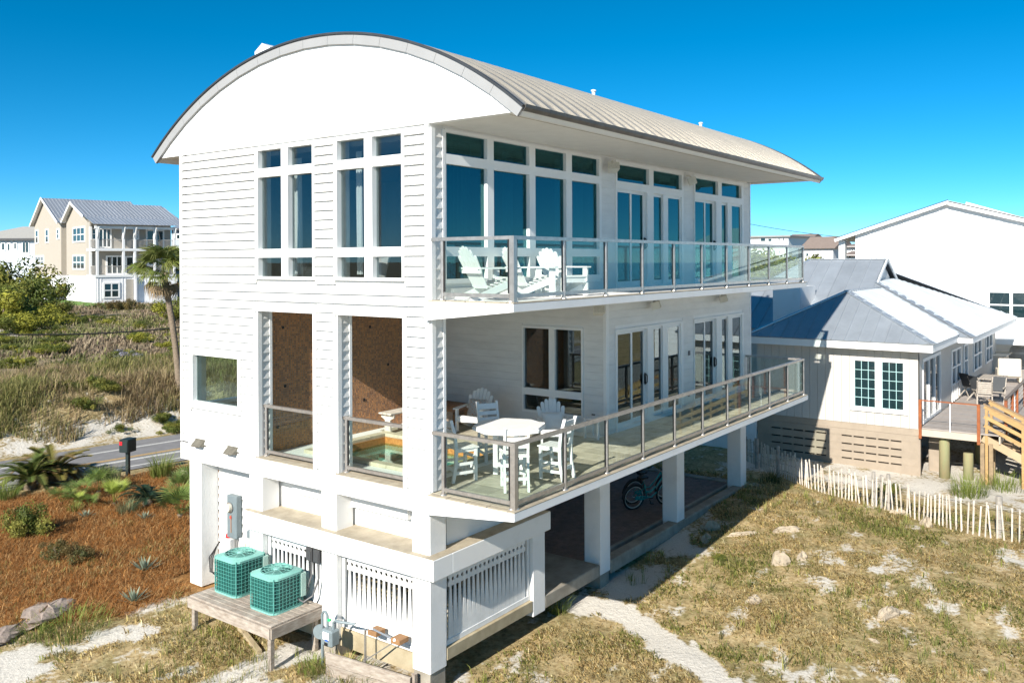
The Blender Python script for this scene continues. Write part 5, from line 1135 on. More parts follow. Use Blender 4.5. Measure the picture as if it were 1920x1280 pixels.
for f in (.28, .55, .86):
    b = B(); b.tube([(x, y, z + h * f) for (x, y, z, h) in mids], .005, 4); b.build('wire', black, fence)
for (u, v, h, r_) in ((1418, 878, 1.0, .06), (1458, 895, 1.0, .055), (1637, 948, .95, .05), (1665, 957, 1.0, .05), (1873, 1008, 1.02, .075), (1652, 952, .9, .045)):
    q = gp(u, v); B().tube([(q.x + .05, q.y, gzf(q.x, q.y) - .2), (q.x + .06, q.y, gzf(q.x, q.y) + h)], r_, 10).build('post', mk('grey_post', (.36, .33, .29), .85, var=.3, vs=8, bump=.4), fence)
# ---------------------------------------------------------------- houses across the road
LO = CAM + ray(180, 567) * 95.0; TH = R(-12.3); E1 = Vector((math.cos(TH), math.sin(TH), 0)); E2 = Vector((-math.sin(TH), math.cos(TH), 0))
def lh(zx, zy, n, off):
    """picture point (close-up scale) on a wall plane of the big rental house, in its own axes"""
    r = ray(zx / 5.334, 360 + zy / 5.334); t_ = ((LO - CAM).dot(n) + off) / r.dot(n); p_ = CAM + r * t_ - LO; return (p_.dot(E1), p_.dot(E2), p_.z)
bei = mk('beige_lap', (.43, .385, .32), .7, var=.04, stretch=(1, 1, 1)); bei2 = mk('grey_beige_lap', (.38, .35, .30), .75, var=.04); wlow = mk('white_lower', (.82, .82, .82), .6, var=.03); rf_m = mk('silver_roof', (.55, .57, .60), .35, metal=.6, var=.08, rnd=.05)
rent = thing('beige_house', 'three storey beige house with silver metal roofs and two porch balconies across the road', 'house', LO, TH)
GY = lambda zx, zy: lh(zx, zy, E1, 0)
y_l, y_a, y_b, y_e = GY(345, 500)[1], GY(612, 500)[1], GY(665, 500)[1], 3.3
zb = 2.88; ax_r = GY(450, 60); ax_f = GY(745, 105); zeL = 9.45
LX = lh(1700, 270, E2, 1.5)[0] + .2; RX = 8.0
# rear wing and front wing as gable volumes, lower storey white
for (nm, y0, y1, apx_, m, x1) in (('rear_wing', y_a, y_l, ax_r, bei, 9.0), ('front_wing', 3.2, y_b, ax_f, bei, 9.0)):
    b = B(); b.prism([(y0, zb), (y1, zb), (y1, zeL), (apx_[1], apx_[2] - .25), (y0, zeL)], 0, 0, x1); fix_normals(b.build(nm, m, rent))
    B().box(-.03, x1 - .1, y0 + .01, y1 - .01, -1.5, zb).build('lower_storey', wlow, rent)
B().box(1.2, 8.5, y_b, y_a, -1.5, zeL - .2).build('recess_wall', bei2, rent)
B().box(-.06, 8.9, 0, 3.2, -1.5, zb - .12).build('lower_storey', wlow, rent)
xr = lh(1305, 100, E2, ax_r[1])[0]; xf = lh(1610, 135, E2, ax_f[1])[0]
rl = B(); rl.box(.3, 8, y_b + .2, y_a - .2, zeL - .15, zeL - .05); rl = rl.build('roof', rf_m, rent)
zrdg = ax_r[2] - .05; w_r = ax_r[1] - y_a + .35; eR = zeL - .2
roof_slope(rl, [(-.5, y_a - .3, eR), (xr, y_a - .3, eR), (xr, ax_r[1], zrdg), (-.5, ax_r[1], zrdg)], rf_m, .42, .06); roof_slope(rl, [(xr, y_l + .4, eR), (-.5, y_l + .4, eR), (-.5, ax_r[1], zrdg), (xr, ax_r[1], zrdg)], rf_m, .42, .06)
zf_ = ax_f[2] - .05; brk = lh(850, 245, E2, 3.0)
roof_slope(rl, [(-.5, 3.0, brk[2]), (xf + .3, 3.0, brk[2]), (xf, ax_f[1], zf_), (-.5, ax_f[1], zf_)], rf_m, .42, .06); roof_slope(rl, [(xf, y_b + .3, eR), (-.5, y_b + .3, eR), (-.5, ax_f[1], zf_), (xf, ax_f[1], zf_)], rf_m, .42, .06)
ev = lh(990, 322, E2, -.6); xe = lh(1810, 335, E2, -.6)[0]
roof_slope(rl, [(-.35, -.6, ev[2]), (xe, -.6, ev[2]), (xf + .4, 3.0, brk[2]), (-.35, 3.0, brk[2])], rf_m, .42, .03)
for (a_, c_) in (((-.52, y_a - .35, eR), (-.52, ax_r[1], zrdg)), ((-.52, y_l + .45, eR), (-.52, ax_r[1], zrdg)), ((-.52, 3.0, brk[2]), (-.52, ax_f[1], zf_)), ((-.52, y_b + .35, eR), (-.52, ax_f[1], zf_))): B().bar(a_, c_, .06, .3).build('barge_board', trim_w, rent)
# porches
B().box(-.1, xe - .3, -.1, 3.2, zb - .12, zb + .12).build('porch_floor', trim_w, rent); zu = lh(975, 570, E2, 0)[2]
B().box(-.1, xe - .3, -.1, 3.2, zu - .2, zu + .08).build('porch_floor', trim_w, rent); B().box(-.1, xe - .3, -.1, .1, ev[2] - .45, ev[2] - .15).build('porch_beam', trim_w, rent)
B().box(.0, 9.0, 2.3, 2.5, zb, ev[2] + .2).build('porch_wall', bei2, rent); B().box(-.05, .1, 2.0, 3.25, zb, zeL - .5).build('porch_wall', bei2, rent)
pxs = [lh(zx, 700, E2, 0)[0] for zx in (975, 1237, 1350, 1548, 1745)]
for x in pxs:
    for (z0, z1) in ((zb + .1, zu - .2), (zu + .08, ev[2] - .4)): B().bbox(x - .13, x + .13, -.08, .18, z0, z1, .02).build('porch_post', trim_w, rent)
    B().bar((x, -.05, ev[2] - 1.5), (x + .0, -.65, ev[2] - .3), .12, .14).build('brace', trim_w, rent)
B().bbox(-.12, .14, 1.85, 2.1, zb + .1, ev[2] - .2, .02).build('porch_post', trim_w, rent)
rg = mk('rail_mesh', (.42, .39, .35), .6)
for z in (zb + .12, zu + .08):
    for a_, c_ in zip(pxs[:-1], pxs[1:]):
        B().box(a_ + .13, c_ - .13, .0, .05, z + .95, z + 1.02).build('balcony_rail', rg, rent)
        b = B(); k = a_ + .2
        while k < c_ - .15: b.box(k, k + .025, .01, .035, z + .08, z + .95); k += .14
        b.build('baluster_row', rg, rent)
    b = B(); b.box(-.06, 0, .2, 1.9, z + .95, z + 1.02); k = .3
    while k < 1.9: b.box(-.045, -.02, k, k + .03, z + .08, z + .95); k += .16
    b.build('baluster_row', rg, rent)
def lwin(ax, z1_, z2_, n, rows=2, off=0):
    a_ = lh(*z1_, E1 if ax == 0 else E2, off); c_ = lh(*z2_, E1 if ax == 0 else E2, off); k = 1 if ax == 0 else 0
    lo, hi = sorted((a_[k], c_[k])); zt, zb_ = a_[2], c_[2]; w_ = (hi - lo) / n; h_ = (zt - zb_) / rows
    window('window', rent, ax, off - .09, off + .02, lo - .12, hi + .12, zb_ - .12, zt + .12, [(lo + i*w_ + .06, lo + (i+1)*w_ - .06, zb_ + j*h_ + .05, zb_ + (j+1)*h_ - .05) for i in range(n) for j in range(rows)], trim_w, far_glass, off - .04)
for (a_, c_, n) in (((735, 365), (850, 490), 3), ((735, 640), (850, 768), 3), ((360, 388), (385, 508), 1), ((460, 380), (487, 503), 1), ((573, 375), (594, 465), 1), ((358, 645), (440, 735), 3)): lwin(0, a_, c_, n)
lwin(0, (685, 915), (702, 1000), 1, 2, -.03); lwin(0, (360, 875), (435, 890), 2, 1, -.03); lwin(0, (465, 890), (515, 945), 2, 1, -.03)
lwin(1, (1040, 915), (1188, 1048), 2, 2, -.0)
for (a_, c_, n, r_) in (((990, 370), (1105, 550), 3, 1), ((1468, 385), (1535, 552), 1, 1), ((1565, 388), (1632, 553), 1, 1), ((1068, 645), (1220, 815), 3, 1), ((1262, 650), (1330, 818), 1, 1), ((1482, 640), (1535, 725), 1, 2), ((920, 370), (955, 470), 1, 2), ((1365, 390), (1380, 470), 1, 2)): lwin(1, a_, c_, n, r_, 2.3)
for i in range(22):
    x = .2 + i * .32
    if not (.6 < x < 2.6) and not (3.1 < x < 4.0): B().box(x, x + .05, -.035, .0, -.1, zb - .15).build('batten', wlow, rent)
B().box(3.2, 3.95, -.05, .3, -.1, 2.5).build('entry_door', bei2, rent); B().bbox(4.0, 4.25, -.4, -.1, -.2, zb - .1, .02).build('porch_post', wlow, rent)
B().box(4.5, 8.6, -.05, .05, -.2, 2.1).build('garage_door', wlow, rent)
B().box(4.2, 10.5, -3.0, -.2, -1.6, -.15).build('drive_ramp', mk('pale_concrete', (.52, .51, .49), .85, var=.1), rent)
lawn = mk('bright_lawn', (.09, .19, .02), .9, var=.25, vs=3)
b = B(); b.add([(-4, 6, -.25), (-4, 16, -.35), (-.1, 16, -.1), (-.1, -.5, -.05), (2.2, -1.2, -.05), (-1.5, -3.0, -.35)], [(0, 5, 4, 3, 2, 1)]); o = b.build('lawn_strip', lawn); o.location = LO; o.rotation_euler = (0, 0, TH); tag(o, kind='structure')
t = thing('bin_store', 'dark grey bin beside the beige house corner across the road', 'bin', LO + E2 * 12.9 - E1 * .8, TH); B().bbox(-.6, .6, -.9, .9, -1, 1.3, .05).build('body', mk('bin_dark', (.06, .065, .07), .6), t); B().bbox(-.65, .65, -.95, .95, 1.3, 1.42, .04).build('lid', mk('bin_dark', (.06, .065, .07), .6), t)
t = thing('board_fence', 'white board fence joining the rear wing of the beige house', 'fence', LO + E2 * 14.4 - E1 * .6, TH)
for i in range(22): B().box(-.03, .03, i*.3, i*.3 + .27, -.6, 1.75).build('board', wlow, t)
for z in (-.1, 1.3): B().box(.03, .08, 0, 6.6, z, z + .1).build('rail', wlow, t)
# grey roofed house at the left edge and a grey house behind the palm
def simple_house(name, label, D, u0, u1, vt, vb, vr, m, rm, wins, depth=14, rz=R(-12)):
    a_, c_ = CAM + ray(u0, vb) * D, CAM + ray(u1, vb) * D; t = thing(name, label, 'house', c_, math.atan2((c_ - a_).y, (c_ - a_).x)); w_ = (c_ - a_).length; px = D / F
    z1 = (vb - vt) * px; zr_ = (vb - vr) * px
    B().box(-w_, 0, 0, depth, -4, z1).build('wall', m, t)
    b = B(); b.add([(-w_ - .5, -.6, z1), (.5, -.6, z1), (.5, depth + .6, z1), (-w_ - .5, depth + .6, z1), (-w_ + 4, depth / 2, zr_), (-1.0, depth / 2, zr_)], [(0, 1, 5, 4), (1, 2, 5), (2, 3, 4, 5), (3, 0, 4), (3, 2, 1, 0)]); b.build('roof', rm, t)
    B().box(-w_ - .5, .5, -.66, -.55, z1 - .25, z1 + .02).build('eave_board', mk('dark_eave', (.06, .06, .065), .6), t)
    for (a0_, a1_, v0_, v1_) in wins:
        x0, x1 = (a0_ - u1) * px * w_ / ((u1 - u0) * px), (a1_ - u1) * px * w_ / ((u1 - u0) * px); q0, q1 = (vb - v1_) * px, (vb - v0_) * px
        f = B().box(x0 - .15, x1 + .15, -.1, .05, q0 - .15, q1 + .15).build('window', trim_w, t); B().box(x0, x1, -.12, -.101, q0, q1).build('pane', far_glass, f)
    return t
simple_house('grey_roof_house', 'pale blue house with a low grey hip roof at the left edge beyond the bushes', 125, -60, 66, 447, 570, 421, mk('pale_blue_wall', (.62, .70, .76), .7, var=.03), mk('grey_shingle', (.40, .385, .35), .9, var=.12, vs=3), [(5, 9, 456, 468), (16, 19, 457, 469), (28, 31, 456, 466), (44, 48, 455, 473), (50, 54, 455, 473)])
simple_house('grey_house', 'grey blue house mostly hidden behind the palm and the white gable wall', 115, 322, 420, 428, 580, 402, mk('grey_blue_wall', (.42, .48, .54), .7, var=.04), rf_m, [(333, 338, 440, 447), (330, 338, 470, 486)])
# ---------------- mailbox by the road
q = gp(240, 893)
t = thing('mailbox', 'square dark green mailbox with a red flag on a thick post by the road', 'mailbox', q, R(20)); mb = mk('dark_green_box', (.018, .03, .03), .5, var=.1)
B().bbox(-.055, .055, -.055, .055, -.3, .80, .006).build('post', mb, t)
b = B(); b.bbox(-.2, .2, -.17, .17, .82, 1.22, .012); b.build('box', mb, t); b = B(); b.prism([(-.18, 1.221), (.18, 1.221), (.15, 1.245), (-.15, 1.245)], 0, -.21, .21); b.build('lid', mb, t)
B().box(-.222, -.202, -.15, .15, .84, 1.19).build('door', mb, t); B().box(-.232, -.223, .03, .14, 1.06, 1.18).build('flag', mk('red_flag', (.6, .02, .03), .4), t)
# ---------------------------------------------------------------- vegetation
leafm = vcol_mat('leaf', .6, .3); strawm = vcol_mat('dry_straw', .85, .15, .15); grassm = vcol_mat('grass_blade', .7, .3, .2)
def blades(pts, h, w_, lean, az, c0, c1, bend=.5):
    """tapered, bent blades: pts (n,3), per-blade height, width, lean (rad from vertical), azimuth, root and tip colours"""
    n = len(pts); d = np.c_[np.cos(az), np.sin(az), np.zeros(n)]; s = np.c_[-np.sin(az), np.cos(az), np.zeros(n)]
    l1 = lean * .6; m = pts + d * (np.sin(l1) * h * .55)[:, None] + np.c_[np.zeros((n, 2)), np.cos(l1) * h * .55]
    l2 = lean + bend; t = m + d * (np.sin(l2) * h * .45)[:, None] + np.c_[np.zeros((n, 2)), np.cos(l2) * h * .45]
    hw = s * (w_ / 2)[:, None]
    V = np.stack([pts - hw, pts + hw, m - hw * .8, m + hw * .8, t], 1).reshape(-1, 3)
    b = np.arange(n)[:, None] * 5
    Ft = np.concatenate([b + np.array([[0, 1, 3]]), b + np.array([[0, 3, 2]]), b + np.array([[2, 3, 4]])], 0)
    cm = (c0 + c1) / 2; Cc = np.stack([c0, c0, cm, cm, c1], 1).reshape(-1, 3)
    return V, Ft, Cc
def stuff(name, V, Ft, Cc, mat, label=None, cat=None):
    o = bpy.data.objects.new(name, leaf_mesh(name, V, Ft, Cc, mat)); COL.objects.link(o); return tag(o, label, cat, kind='stuff')
def pick(pal, n, jit=.18):
    pal = np.array(pal); c = pal[rng.integers(0, len(pal), n)]; return c * (1 + rng.normal(0, jit, (n, 1))).clip(.5, 1.6)
def in_house(x, y): return ((x > -.25) & (x < 15) & (y > -.02) & (y < 7.6))
def visible(x, y, pad=.12):
    dx, dy = x - CAM.x, y - CAM.y; f_ = dx * fw.x + dy * fw.y; s_ = dx * rt.x + dy * rt.y; return (f_ > 1) & (np.abs(s_ / np.maximum(f_, .1)) < .594 + pad)
def scatter(n, x0, x1, y0, y1, keep):
    x = rng.uniform(x0, x1, n); y = rng.uniform(y0, y1, n); k = keep(x, y) & visible(x, y) & ~in_house(x, y); return x[k], y[k]
TAN = [(.60, .46, .20), (.68, .55, .27), (.50, .36, .16), (.62, .50, .21), (.42, .29, .13), (.70, .60, .34)]; GRN = [(.26, .29, .07), (.33, .35, .09), (.21, .24, .07), (.40, .38, .12)]
# dry lawn between the house and the picket fence
def lawn_keep(x, y):
    sd_, st_k = masks(x, y); dens = fbm(x, y, .55, 31); d_ = np.hypot(x - CAM.x, y - CAM.y)
    return (rng.random(len(x)) > sd_ * 1.5) & (rng.random(len(x)) < np.clip(dens * 3.2 - 1.05, .05, 1) * np.clip(24 / (d_ + 4), .4, 1)) & (st_k < .4) & (x < 15.6)
x, y = scatter(700000, -8, 16, -15, 8.5, lawn_keep); n = len(x)
gr = (fbm(x, y, 1.3, 33) + rng.normal(0, .13, n)) > .62
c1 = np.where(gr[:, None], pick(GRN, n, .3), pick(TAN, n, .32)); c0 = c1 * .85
h = rng.gamma(4, .024, n) * np.where(gr, 1.15, 1.0); pz = gz(x, y)
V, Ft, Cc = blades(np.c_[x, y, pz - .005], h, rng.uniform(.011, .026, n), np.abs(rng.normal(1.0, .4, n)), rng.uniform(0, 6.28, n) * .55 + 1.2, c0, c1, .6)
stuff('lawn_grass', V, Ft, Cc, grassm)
# upright green shoots
V_, F_, C_ = [], [], []; off = 0
x, y = scatter(2600, -7, 15.5, -15, 5, lambda a, b_: (masks(a, b_)[1] < .4) & (fbm(a, b_, 3, 35) > .48)); k = 9
xx, yy = np.repeat(x, k) + rng.normal(0, .04, len(x) * k), np.repeat(y, k) + rng.normal(0, .04, len(x) * k); n = len(xx); gg = pick(GRN + [(.35, .34, .12)], len(x), .2).repeat(k, 0)
V, Ft, Cc = blades(np.c_[xx, yy, gz(xx, yy)], np.repeat(rng.uniform(.10, .34, len(x)), k) * rng.uniform(.6, 1.1, n), rng.uniform(.008, .014, n), np.abs(rng.normal(.28, .2, n)), rng.uniform(0, 6.28, n), gg * .6, gg, .35)
stuff('grass_shoots', V, Ft, Cc, grassm)
# pine straw mulch
x, y = scatter(330000, -9, 9, 4.5, 18.3, lambda a, b_: (masks(a, b_)[1] > .35 + .3 * rng.random(len(a))) & (rr(a, b_) < 18.1)); n = len(x)
STR = [(.48, .30, .13), (.40, .17, .045), (.31, .12, .03), (.47, .23, .075), (.36, .16, .05), (.22, .09, .028), (.50, .29, .12)]
c1 = pick(STR, n, .22); V, Ft, Cc = blades(np.c_[x, y, gz(x, y) + rng.uniform(0, .045, n)], rng.uniform(.10, .26, n), rng.uniform(.006, .011, n), rng.normal(1.45, .16, n), rng.uniform(0, 6.28, n), c1 * .85, c1, .05)
stuff('pine_straw', V, Ft, Cc, strawm)
# loose weeds in the straw and in the sand near the stand
x, y = scatter(2600, -8, 1.5, .5, 17.5, lambda a, b_: fbm(a, b_, 1.6, 41) > .57); k = 14
xx, yy = np.repeat(x, k) + rng.normal(0, .07, len(x) * k), np.repeat(y, k) + rng.normal(0, .07, len(x) * k); ok = ~in_house(xx, yy); xx, yy = xx[ok], yy[ok]; n = len(xx); gg = pick(GRN + TAN[:3], n, .2)
V, Ft, Cc = blades(np.c_[xx, yy, gz(xx, yy)], rng.uniform(.07, .22, n), rng.uniform(.007, .013, n), np.abs(rng.normal(.5, .35, n)), rng.uniform(0, 6.28, n), gg * .6, gg, .5)
stuff('weeds', V, Ft, Cc, grassm)
# grassy bank beyond the road
def bank_keep(x, y):
    r_ = rr(x, y); d_ = fbm(x, y, 1.5, 51); return (r_ > 23.9 + 1.2 * (fbm(x, y, 2.2, 52))) & (r_ < 33) & (rng.random(len(x)) < np.clip(d_ * 3.2 - .8, .06, 1))
x, y = scatter(300000, -6, 26, 18, 33, bank_keep); n = len(x); mixg = fbm(x, y, 2.5, 53) + rng.normal(0, .1, n)
BG = [(.28, .28, .09), (.36, .33, .12), (.21, .23, .075), (.42, .37, .15)]; BT = [(.46, .35, .18), (.36, .27, .15), (.54, .43, .24), (.29, .21, .13)]
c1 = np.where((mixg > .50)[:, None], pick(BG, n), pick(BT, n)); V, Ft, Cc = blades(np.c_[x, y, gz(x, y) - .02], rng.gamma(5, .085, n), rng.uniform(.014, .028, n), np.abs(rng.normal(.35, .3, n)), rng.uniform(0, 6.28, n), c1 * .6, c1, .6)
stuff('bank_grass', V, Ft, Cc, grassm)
# scrub over the dune plateau
def plat_keep(x, y): r_ = rr(x, y); return (r_ > 31) & (r_ < 96) & (masks(x, y)[0] < .35) & (rng.random(len(x)) < np.clip(fbm(x, y, 3.5, 61) * 3.2 - 1.05, .06, 1))
x, y = scatter(260000, 0, 62, 24, 96, plat_keep); n = len(x); mg = fbm(x, y, 4, 63) + rng.normal(0, .08, n)
c1 = np.where((mg > .54)[:, None], pick([(.25, .25, .10), (.31, .30, .12), (.19, .21, .08)], n), pick([(.40, .31, .20), (.34, .26, .18), (.48, .39, .26), (.28, .21, .15)], n))
V, Ft, Cc = blades(np.c_[x, y, gz(x, y) - .03], rng.gamma(4, .06, n), rng.uniform(.05, .11, n), np.abs(rng.normal(.5, .3, n)), rng.uniform(0, 6.28, n), c1 * .6, c1, .5)
stuff('dune_scrub', V, Ft, Cc, grassm)
# ------------- single plants
def mesh_of(V, Fc, Cc, name, mat=leafm): return leaf_mesh(name, np.array(V, float), np.array(Fc), np.array(Cc, float), mat)
def frond_mesh(name, L_=1., col=(.09, .13, .03), tip=(.16, .19, .05), n=34, w_=.2, droop=.55, rise=.75):
    V, Fc, Cc = [], [], []
    def P(t): return np.array([L_ * (t - .12 * t * t), 0, L_ * (rise * t - droop * t * t)])
    for i in range(12):
        a, b_ = P(i / 12), P((i + 1) / 12); k = len(V); r_ = .012 * L_
        V += [a + [0, -r_, 0], a + [0, r_, 0], b_ + [0, r_, 0], b_ + [0, -r_, 0]]; Fc += [(k, k+1, k+2), (k, k+2, k+3)]; Cc += [(.16, .15, .05)] * 4
    for i in range(n):
        t = .1 + .9 * i / n; q = P(t); d = P(min(1, t + .02)) - P(t - .02); d /= np.linalg.norm(d); ln = L_ * w_ * math.sin(math.pi * (.12 + .8 * t))**.6 * random.uniform(.9, 1.1)
        for s in (-1, 1):
            e = q + d * ln * .55 + np.array([0, s * ln * .85, ln * .28]); k = len(V); wd = d * L_ * .017
            V += [q - wd, q + wd, e]; Fc.append((k, k+1, k+2)); f = random.uniform(.75, 1.2); Cc += [np.array(col) * f, np.array(col) * f, np.array(tip) * f]
    return mesh_of(V, Fc, Cc, name)
def fan_mesh(name, col, tip, n=20, pet=.5, blade=.55, droop=.25, spread=150, w_=.035):
    V, Fc, Cc = [], [], []; k = 0
    V += [(0, -.008, 0), (0, .008, 0), (pet, .006, pet * .1), (pet, -.006, pet * .1)]; Fc += [(0, 1, 2), (0, 2, 3)]; Cc += [np.array(col) * .9] * 4
    c_ = np.array([pet, 0, pet * .1])
    for i in range(n):
        a = R(-spread + 2 * spread * i / (n - 1)) * .62; ln = blade * (1 - .28 * abs(a) / R(spread)) * random.uniform(.88, 1.08); d = np.array([math.cos(a), math.sin(a), 0]); s = np.array([-math.sin(a), math.cos(a), 0])
        m = c_ + d * ln * .55 + [0, 0, .05 * blade]; e = c_ + d * ln + [0, 0, -droop * ln * random.uniform(.5, 1.4)]; k = len(V); f = random.uniform(.75, 1.25)
        V += [c_, m - s * w_ * ln, m + s * w_ * ln, e]; Fc += [(k, k+1, k+2), (k+1, k+3, k+2)]; Cc += [np.array(col) * f, np.array(col) * f, np.array(col) * f * 1.1, np.array(tip) * f]
    return mesh_of(V, Fc, Cc, name)
bark = mk('palm_bark', (.30, .235, .165), .95, var=.4, vs=9, col2=(.16, .12, .085), bump=1, bs=26, stretch=(1, 1, 2.5), bump2=.03)
sago_m = [frond_mesh('frond', 1), frond_mesh('frond', 1, (.11, .14, .035), (.22, .21, .06), droop=.75)]
sago_y = [frond_mesh('frond', 1, (.13, .125, .03), (.27, .21, .06), droop=.45), frond_mesh('frond', 1, (.20, .14, .05), (.32, .20, .08), droop=.8)]
sago_d = [frond_mesh('frond', 1, (.02, .045, .025), (.04, .07, .035), droop=.7)]
def sago(u, v, size, nf, ms, label):
    q = gp(u, v); t = thing('sago_palm', label, 'cycad', q, random.uniform(0, 6)); b = B(); b.tube([(0, 0, -.1), (0, 0, .15 * size), (0, 0, .26 * size)], [.15 * size, .17 * size, .09 * size], 12); b.build('trunk', bark, t)
    for i in range(nf): s_ = size * random.uniform(.85, 1.1); inst(random.choice(ms), 'frond', t, (0, 0, .22 * size), (s_,) * 3, (0, R(random.uniform(-32, 30) - (8 if i % 3 == 0 else 0)), i * 2.399))
sago(56, 916, 1.15, 36, sago_m, 'wide dark green sago palm at the left by the pale drive edge'); sago(100, 902, 1.3, 40, sago_y, 'yellowing sago palm just right of the leftmost green one')
sago(277, 950, .85, 24, sago_d, 'small dark blue green sago palm near the white corner column')
pal = [fan_mesh('fan_leaf', (.17, .24, .055), (.34, .36, .14), w_=.028), fan_mesh('fan_leaf', (.13, .20, .05), (.28, .31, .12), droop=.1, w_=.028)]
yel = [fan_mesh('fan_leaf', (.27, .33, .06), (.42, .44, .14), droop=.08, spread=110, w_=.03)]
def palmetto(u, v, size, n, ms, label, up_=38):
    q = gp(u, v); t = thing('saw_palmetto', label, 'palmetto', q, random.uniform(0, 6)); b = B(); b.tube([(0, 0, -.1), (0, 0, .12 * size)], .07 * size, 8); b.build('stem', bark, t)
    for i in range(n): s_ = size * random.uniform(.8, 1.1); inst(random.choice(ms), 'fan_leaf', t, (0, 0, .08), (s_,) * 3, (random.uniform(-.5, .5), -R(random.uniform(up_ - 12, up_ + 34)), i * 2.399))
palmetto(150, 938, .8, 11, pal, 'tall spiky palmetto in the middle of the straw bed left of the mailbox'); palmetto(185, 926, .9, 12, pal, 'largest spiky palmetto in the straw bed, left of the mailbox post'); palmetto(214, 948, .8, 9, yel, 'bright yellow green palmetto just below the mailbox', 50)
palmetto(115, 946, .65, 8, pal, 'small pale palmetto left of the tall spiky one'); palmetto(131, 948, .42, 6, pal, 'tiny dark palmetto between two taller ones'); palmetto(150, 952, .5, 8, yel, 'low yellow palmetto in front of the tall spiky one'); palmetto(168, 955, .5, 8, pal, 'low spreading palmetto below the largest one')
palmetto(338, 972, 1.1, 15, pal, 'broad light green palmetto against the white corner column', 30); palmetto(345, 930, .9, 12, pal, 'light green palmetto behind the white corner column', 40)
def tuft(u, v, h_, n, pal_, label, name='ornamental_grass', sp=.12, lean_=.4):
    q = gp(u, v); k = n; ang = rng.uniform(0, 6.28, k); rad_ = sp * np.sqrt(rng.random(k)); c = pick(pal_, k, .2)
    V, Ft, Cc = blades(np.c_[np.cos(ang) * rad_, np.sin(ang) * rad_, np.zeros(k) - .02], rng.uniform(.6, 1.05, k) * h_, np.full(k, .016 * max(.7, h_)), np.abs(rng.normal(lean_, .22, k)), ang + rng.normal(0, .4, k), c * .55, c, .45)
    o = bpy.data.objects.new(name, leaf_mesh(name, V, Ft, Cc, grassm)); COL.objects.link(o); o.location = q; return tag(o, label, 'grass clump')
LG = [(.24, .30, .06), (.32, .36, .10), (.18, .25, .05)]; SG = [(.26, .28, .15), (.22, .25, .12), (.34, .33, .17)]
tuft(303, 896, 1.0, 260, LG, 'bright green ornamental grass clump between the mailbox and the white house', sp=.35); tuft(205, 905, .8, 200, SG, 'grey green grass clump behind the palmettos left of the mailbox post', sp=.4); tuft(8, 940, .8, 200, LG, 'green grass clump at the left picture edge by the drive', sp=.3)
tuft(238, 965, .6, 160, SG, 'grey green grass clump between the palmettos and the dark sago palm', sp=.25); tuft(140, 960, .38, 110, LG, 'low lime green grass clump under the spiky palmettos', sp=.2); tuft(130, 1180, .42, 420, LG, 'bright green grass patch beside the large flat rock', sp=.75, lean_=.7); tuft(60, 1190, .3, 200, LG, 'small green grass patch left of the flat rock grass', sp=.4, lean_=.8)
tuft(640, 1275, .42, 420, LG + TAN[:2], 'long green grass hummock in front of the grey retaining boards', sp=.6, lean_=.6); tuft(585, 1255, .3, 160, LG, 'green grass tuft under the stand next to the gas meter', sp=.3); tuft(385, 1085, .5, 130, SG + TAN[:2], 'grey grass tuft between the corner column and the timber stand', sp=.2); tuft(1045, 1145, .5, 120, LG, 'green weed tuft at the foot of the slatted skirt end post', sp=.25)
tuft(1815, 930, .8, 260, LG, 'tall green grass around the round pile under the cottage deck', sp=.5); tuft(1880, 915, .6, 260, LG, 'green grass clump under the deck stairs', sp=.7); tuft(1445, 905, .5, 160, [(.06, .10, .03), (.09, .13, .04)], 'dark green weed clump in the shade by the picket fence', sp=.35)
# agaves
def agave(u, v, s, label):
    V, Fc, Cc = [], [], []
    for i in range(22):
        a = i * 2.399; el = R(82 - i * 3.2); L_ = s * (.55 + .02 * i); d = np.array([math.cos(a) * math.cos(el), math.sin(a) * math.cos(el), math.sin(el)]); sd_ = np.array([-math.sin(a), math.cos(a), 0]); k = len(V)
        V += [d * .02 - sd_ * .025 * s, d * .02 + sd_ * .025 * s, d * L_ * .5 + sd_ * .055 * s, d * L_ * .5 - sd_ * .055 * s, d * L_]; Fc += [(k, k+1, k+2), (k, k+2, k+3), (k+3, k+2, k+4)]; f = random.uniform(.85, 1.15); Cc += [np.array((.20, .25, .18)) * f] * 4 + [np.array((.34, .37, .26)) * f]
    me = mesh_of(V, Fc, Cc, 'agave'); o = bpy.data.objects.new('agave', me); COL.objects.link(o); o.location = gp(u, v); tag(o, label, 'agave')
agave(270, 1072, .55, 'small blue grey agave rosette higher up in the pine straw'); agave(250, 1130, .5, 'small blue grey agave rosette lower down in the pine straw'); agave(272, 975, .4, 'tiny pale agave in the straw below the dark sago palm'); agave(160, 972, .4, 'tiny agave below the spiky palmettos')
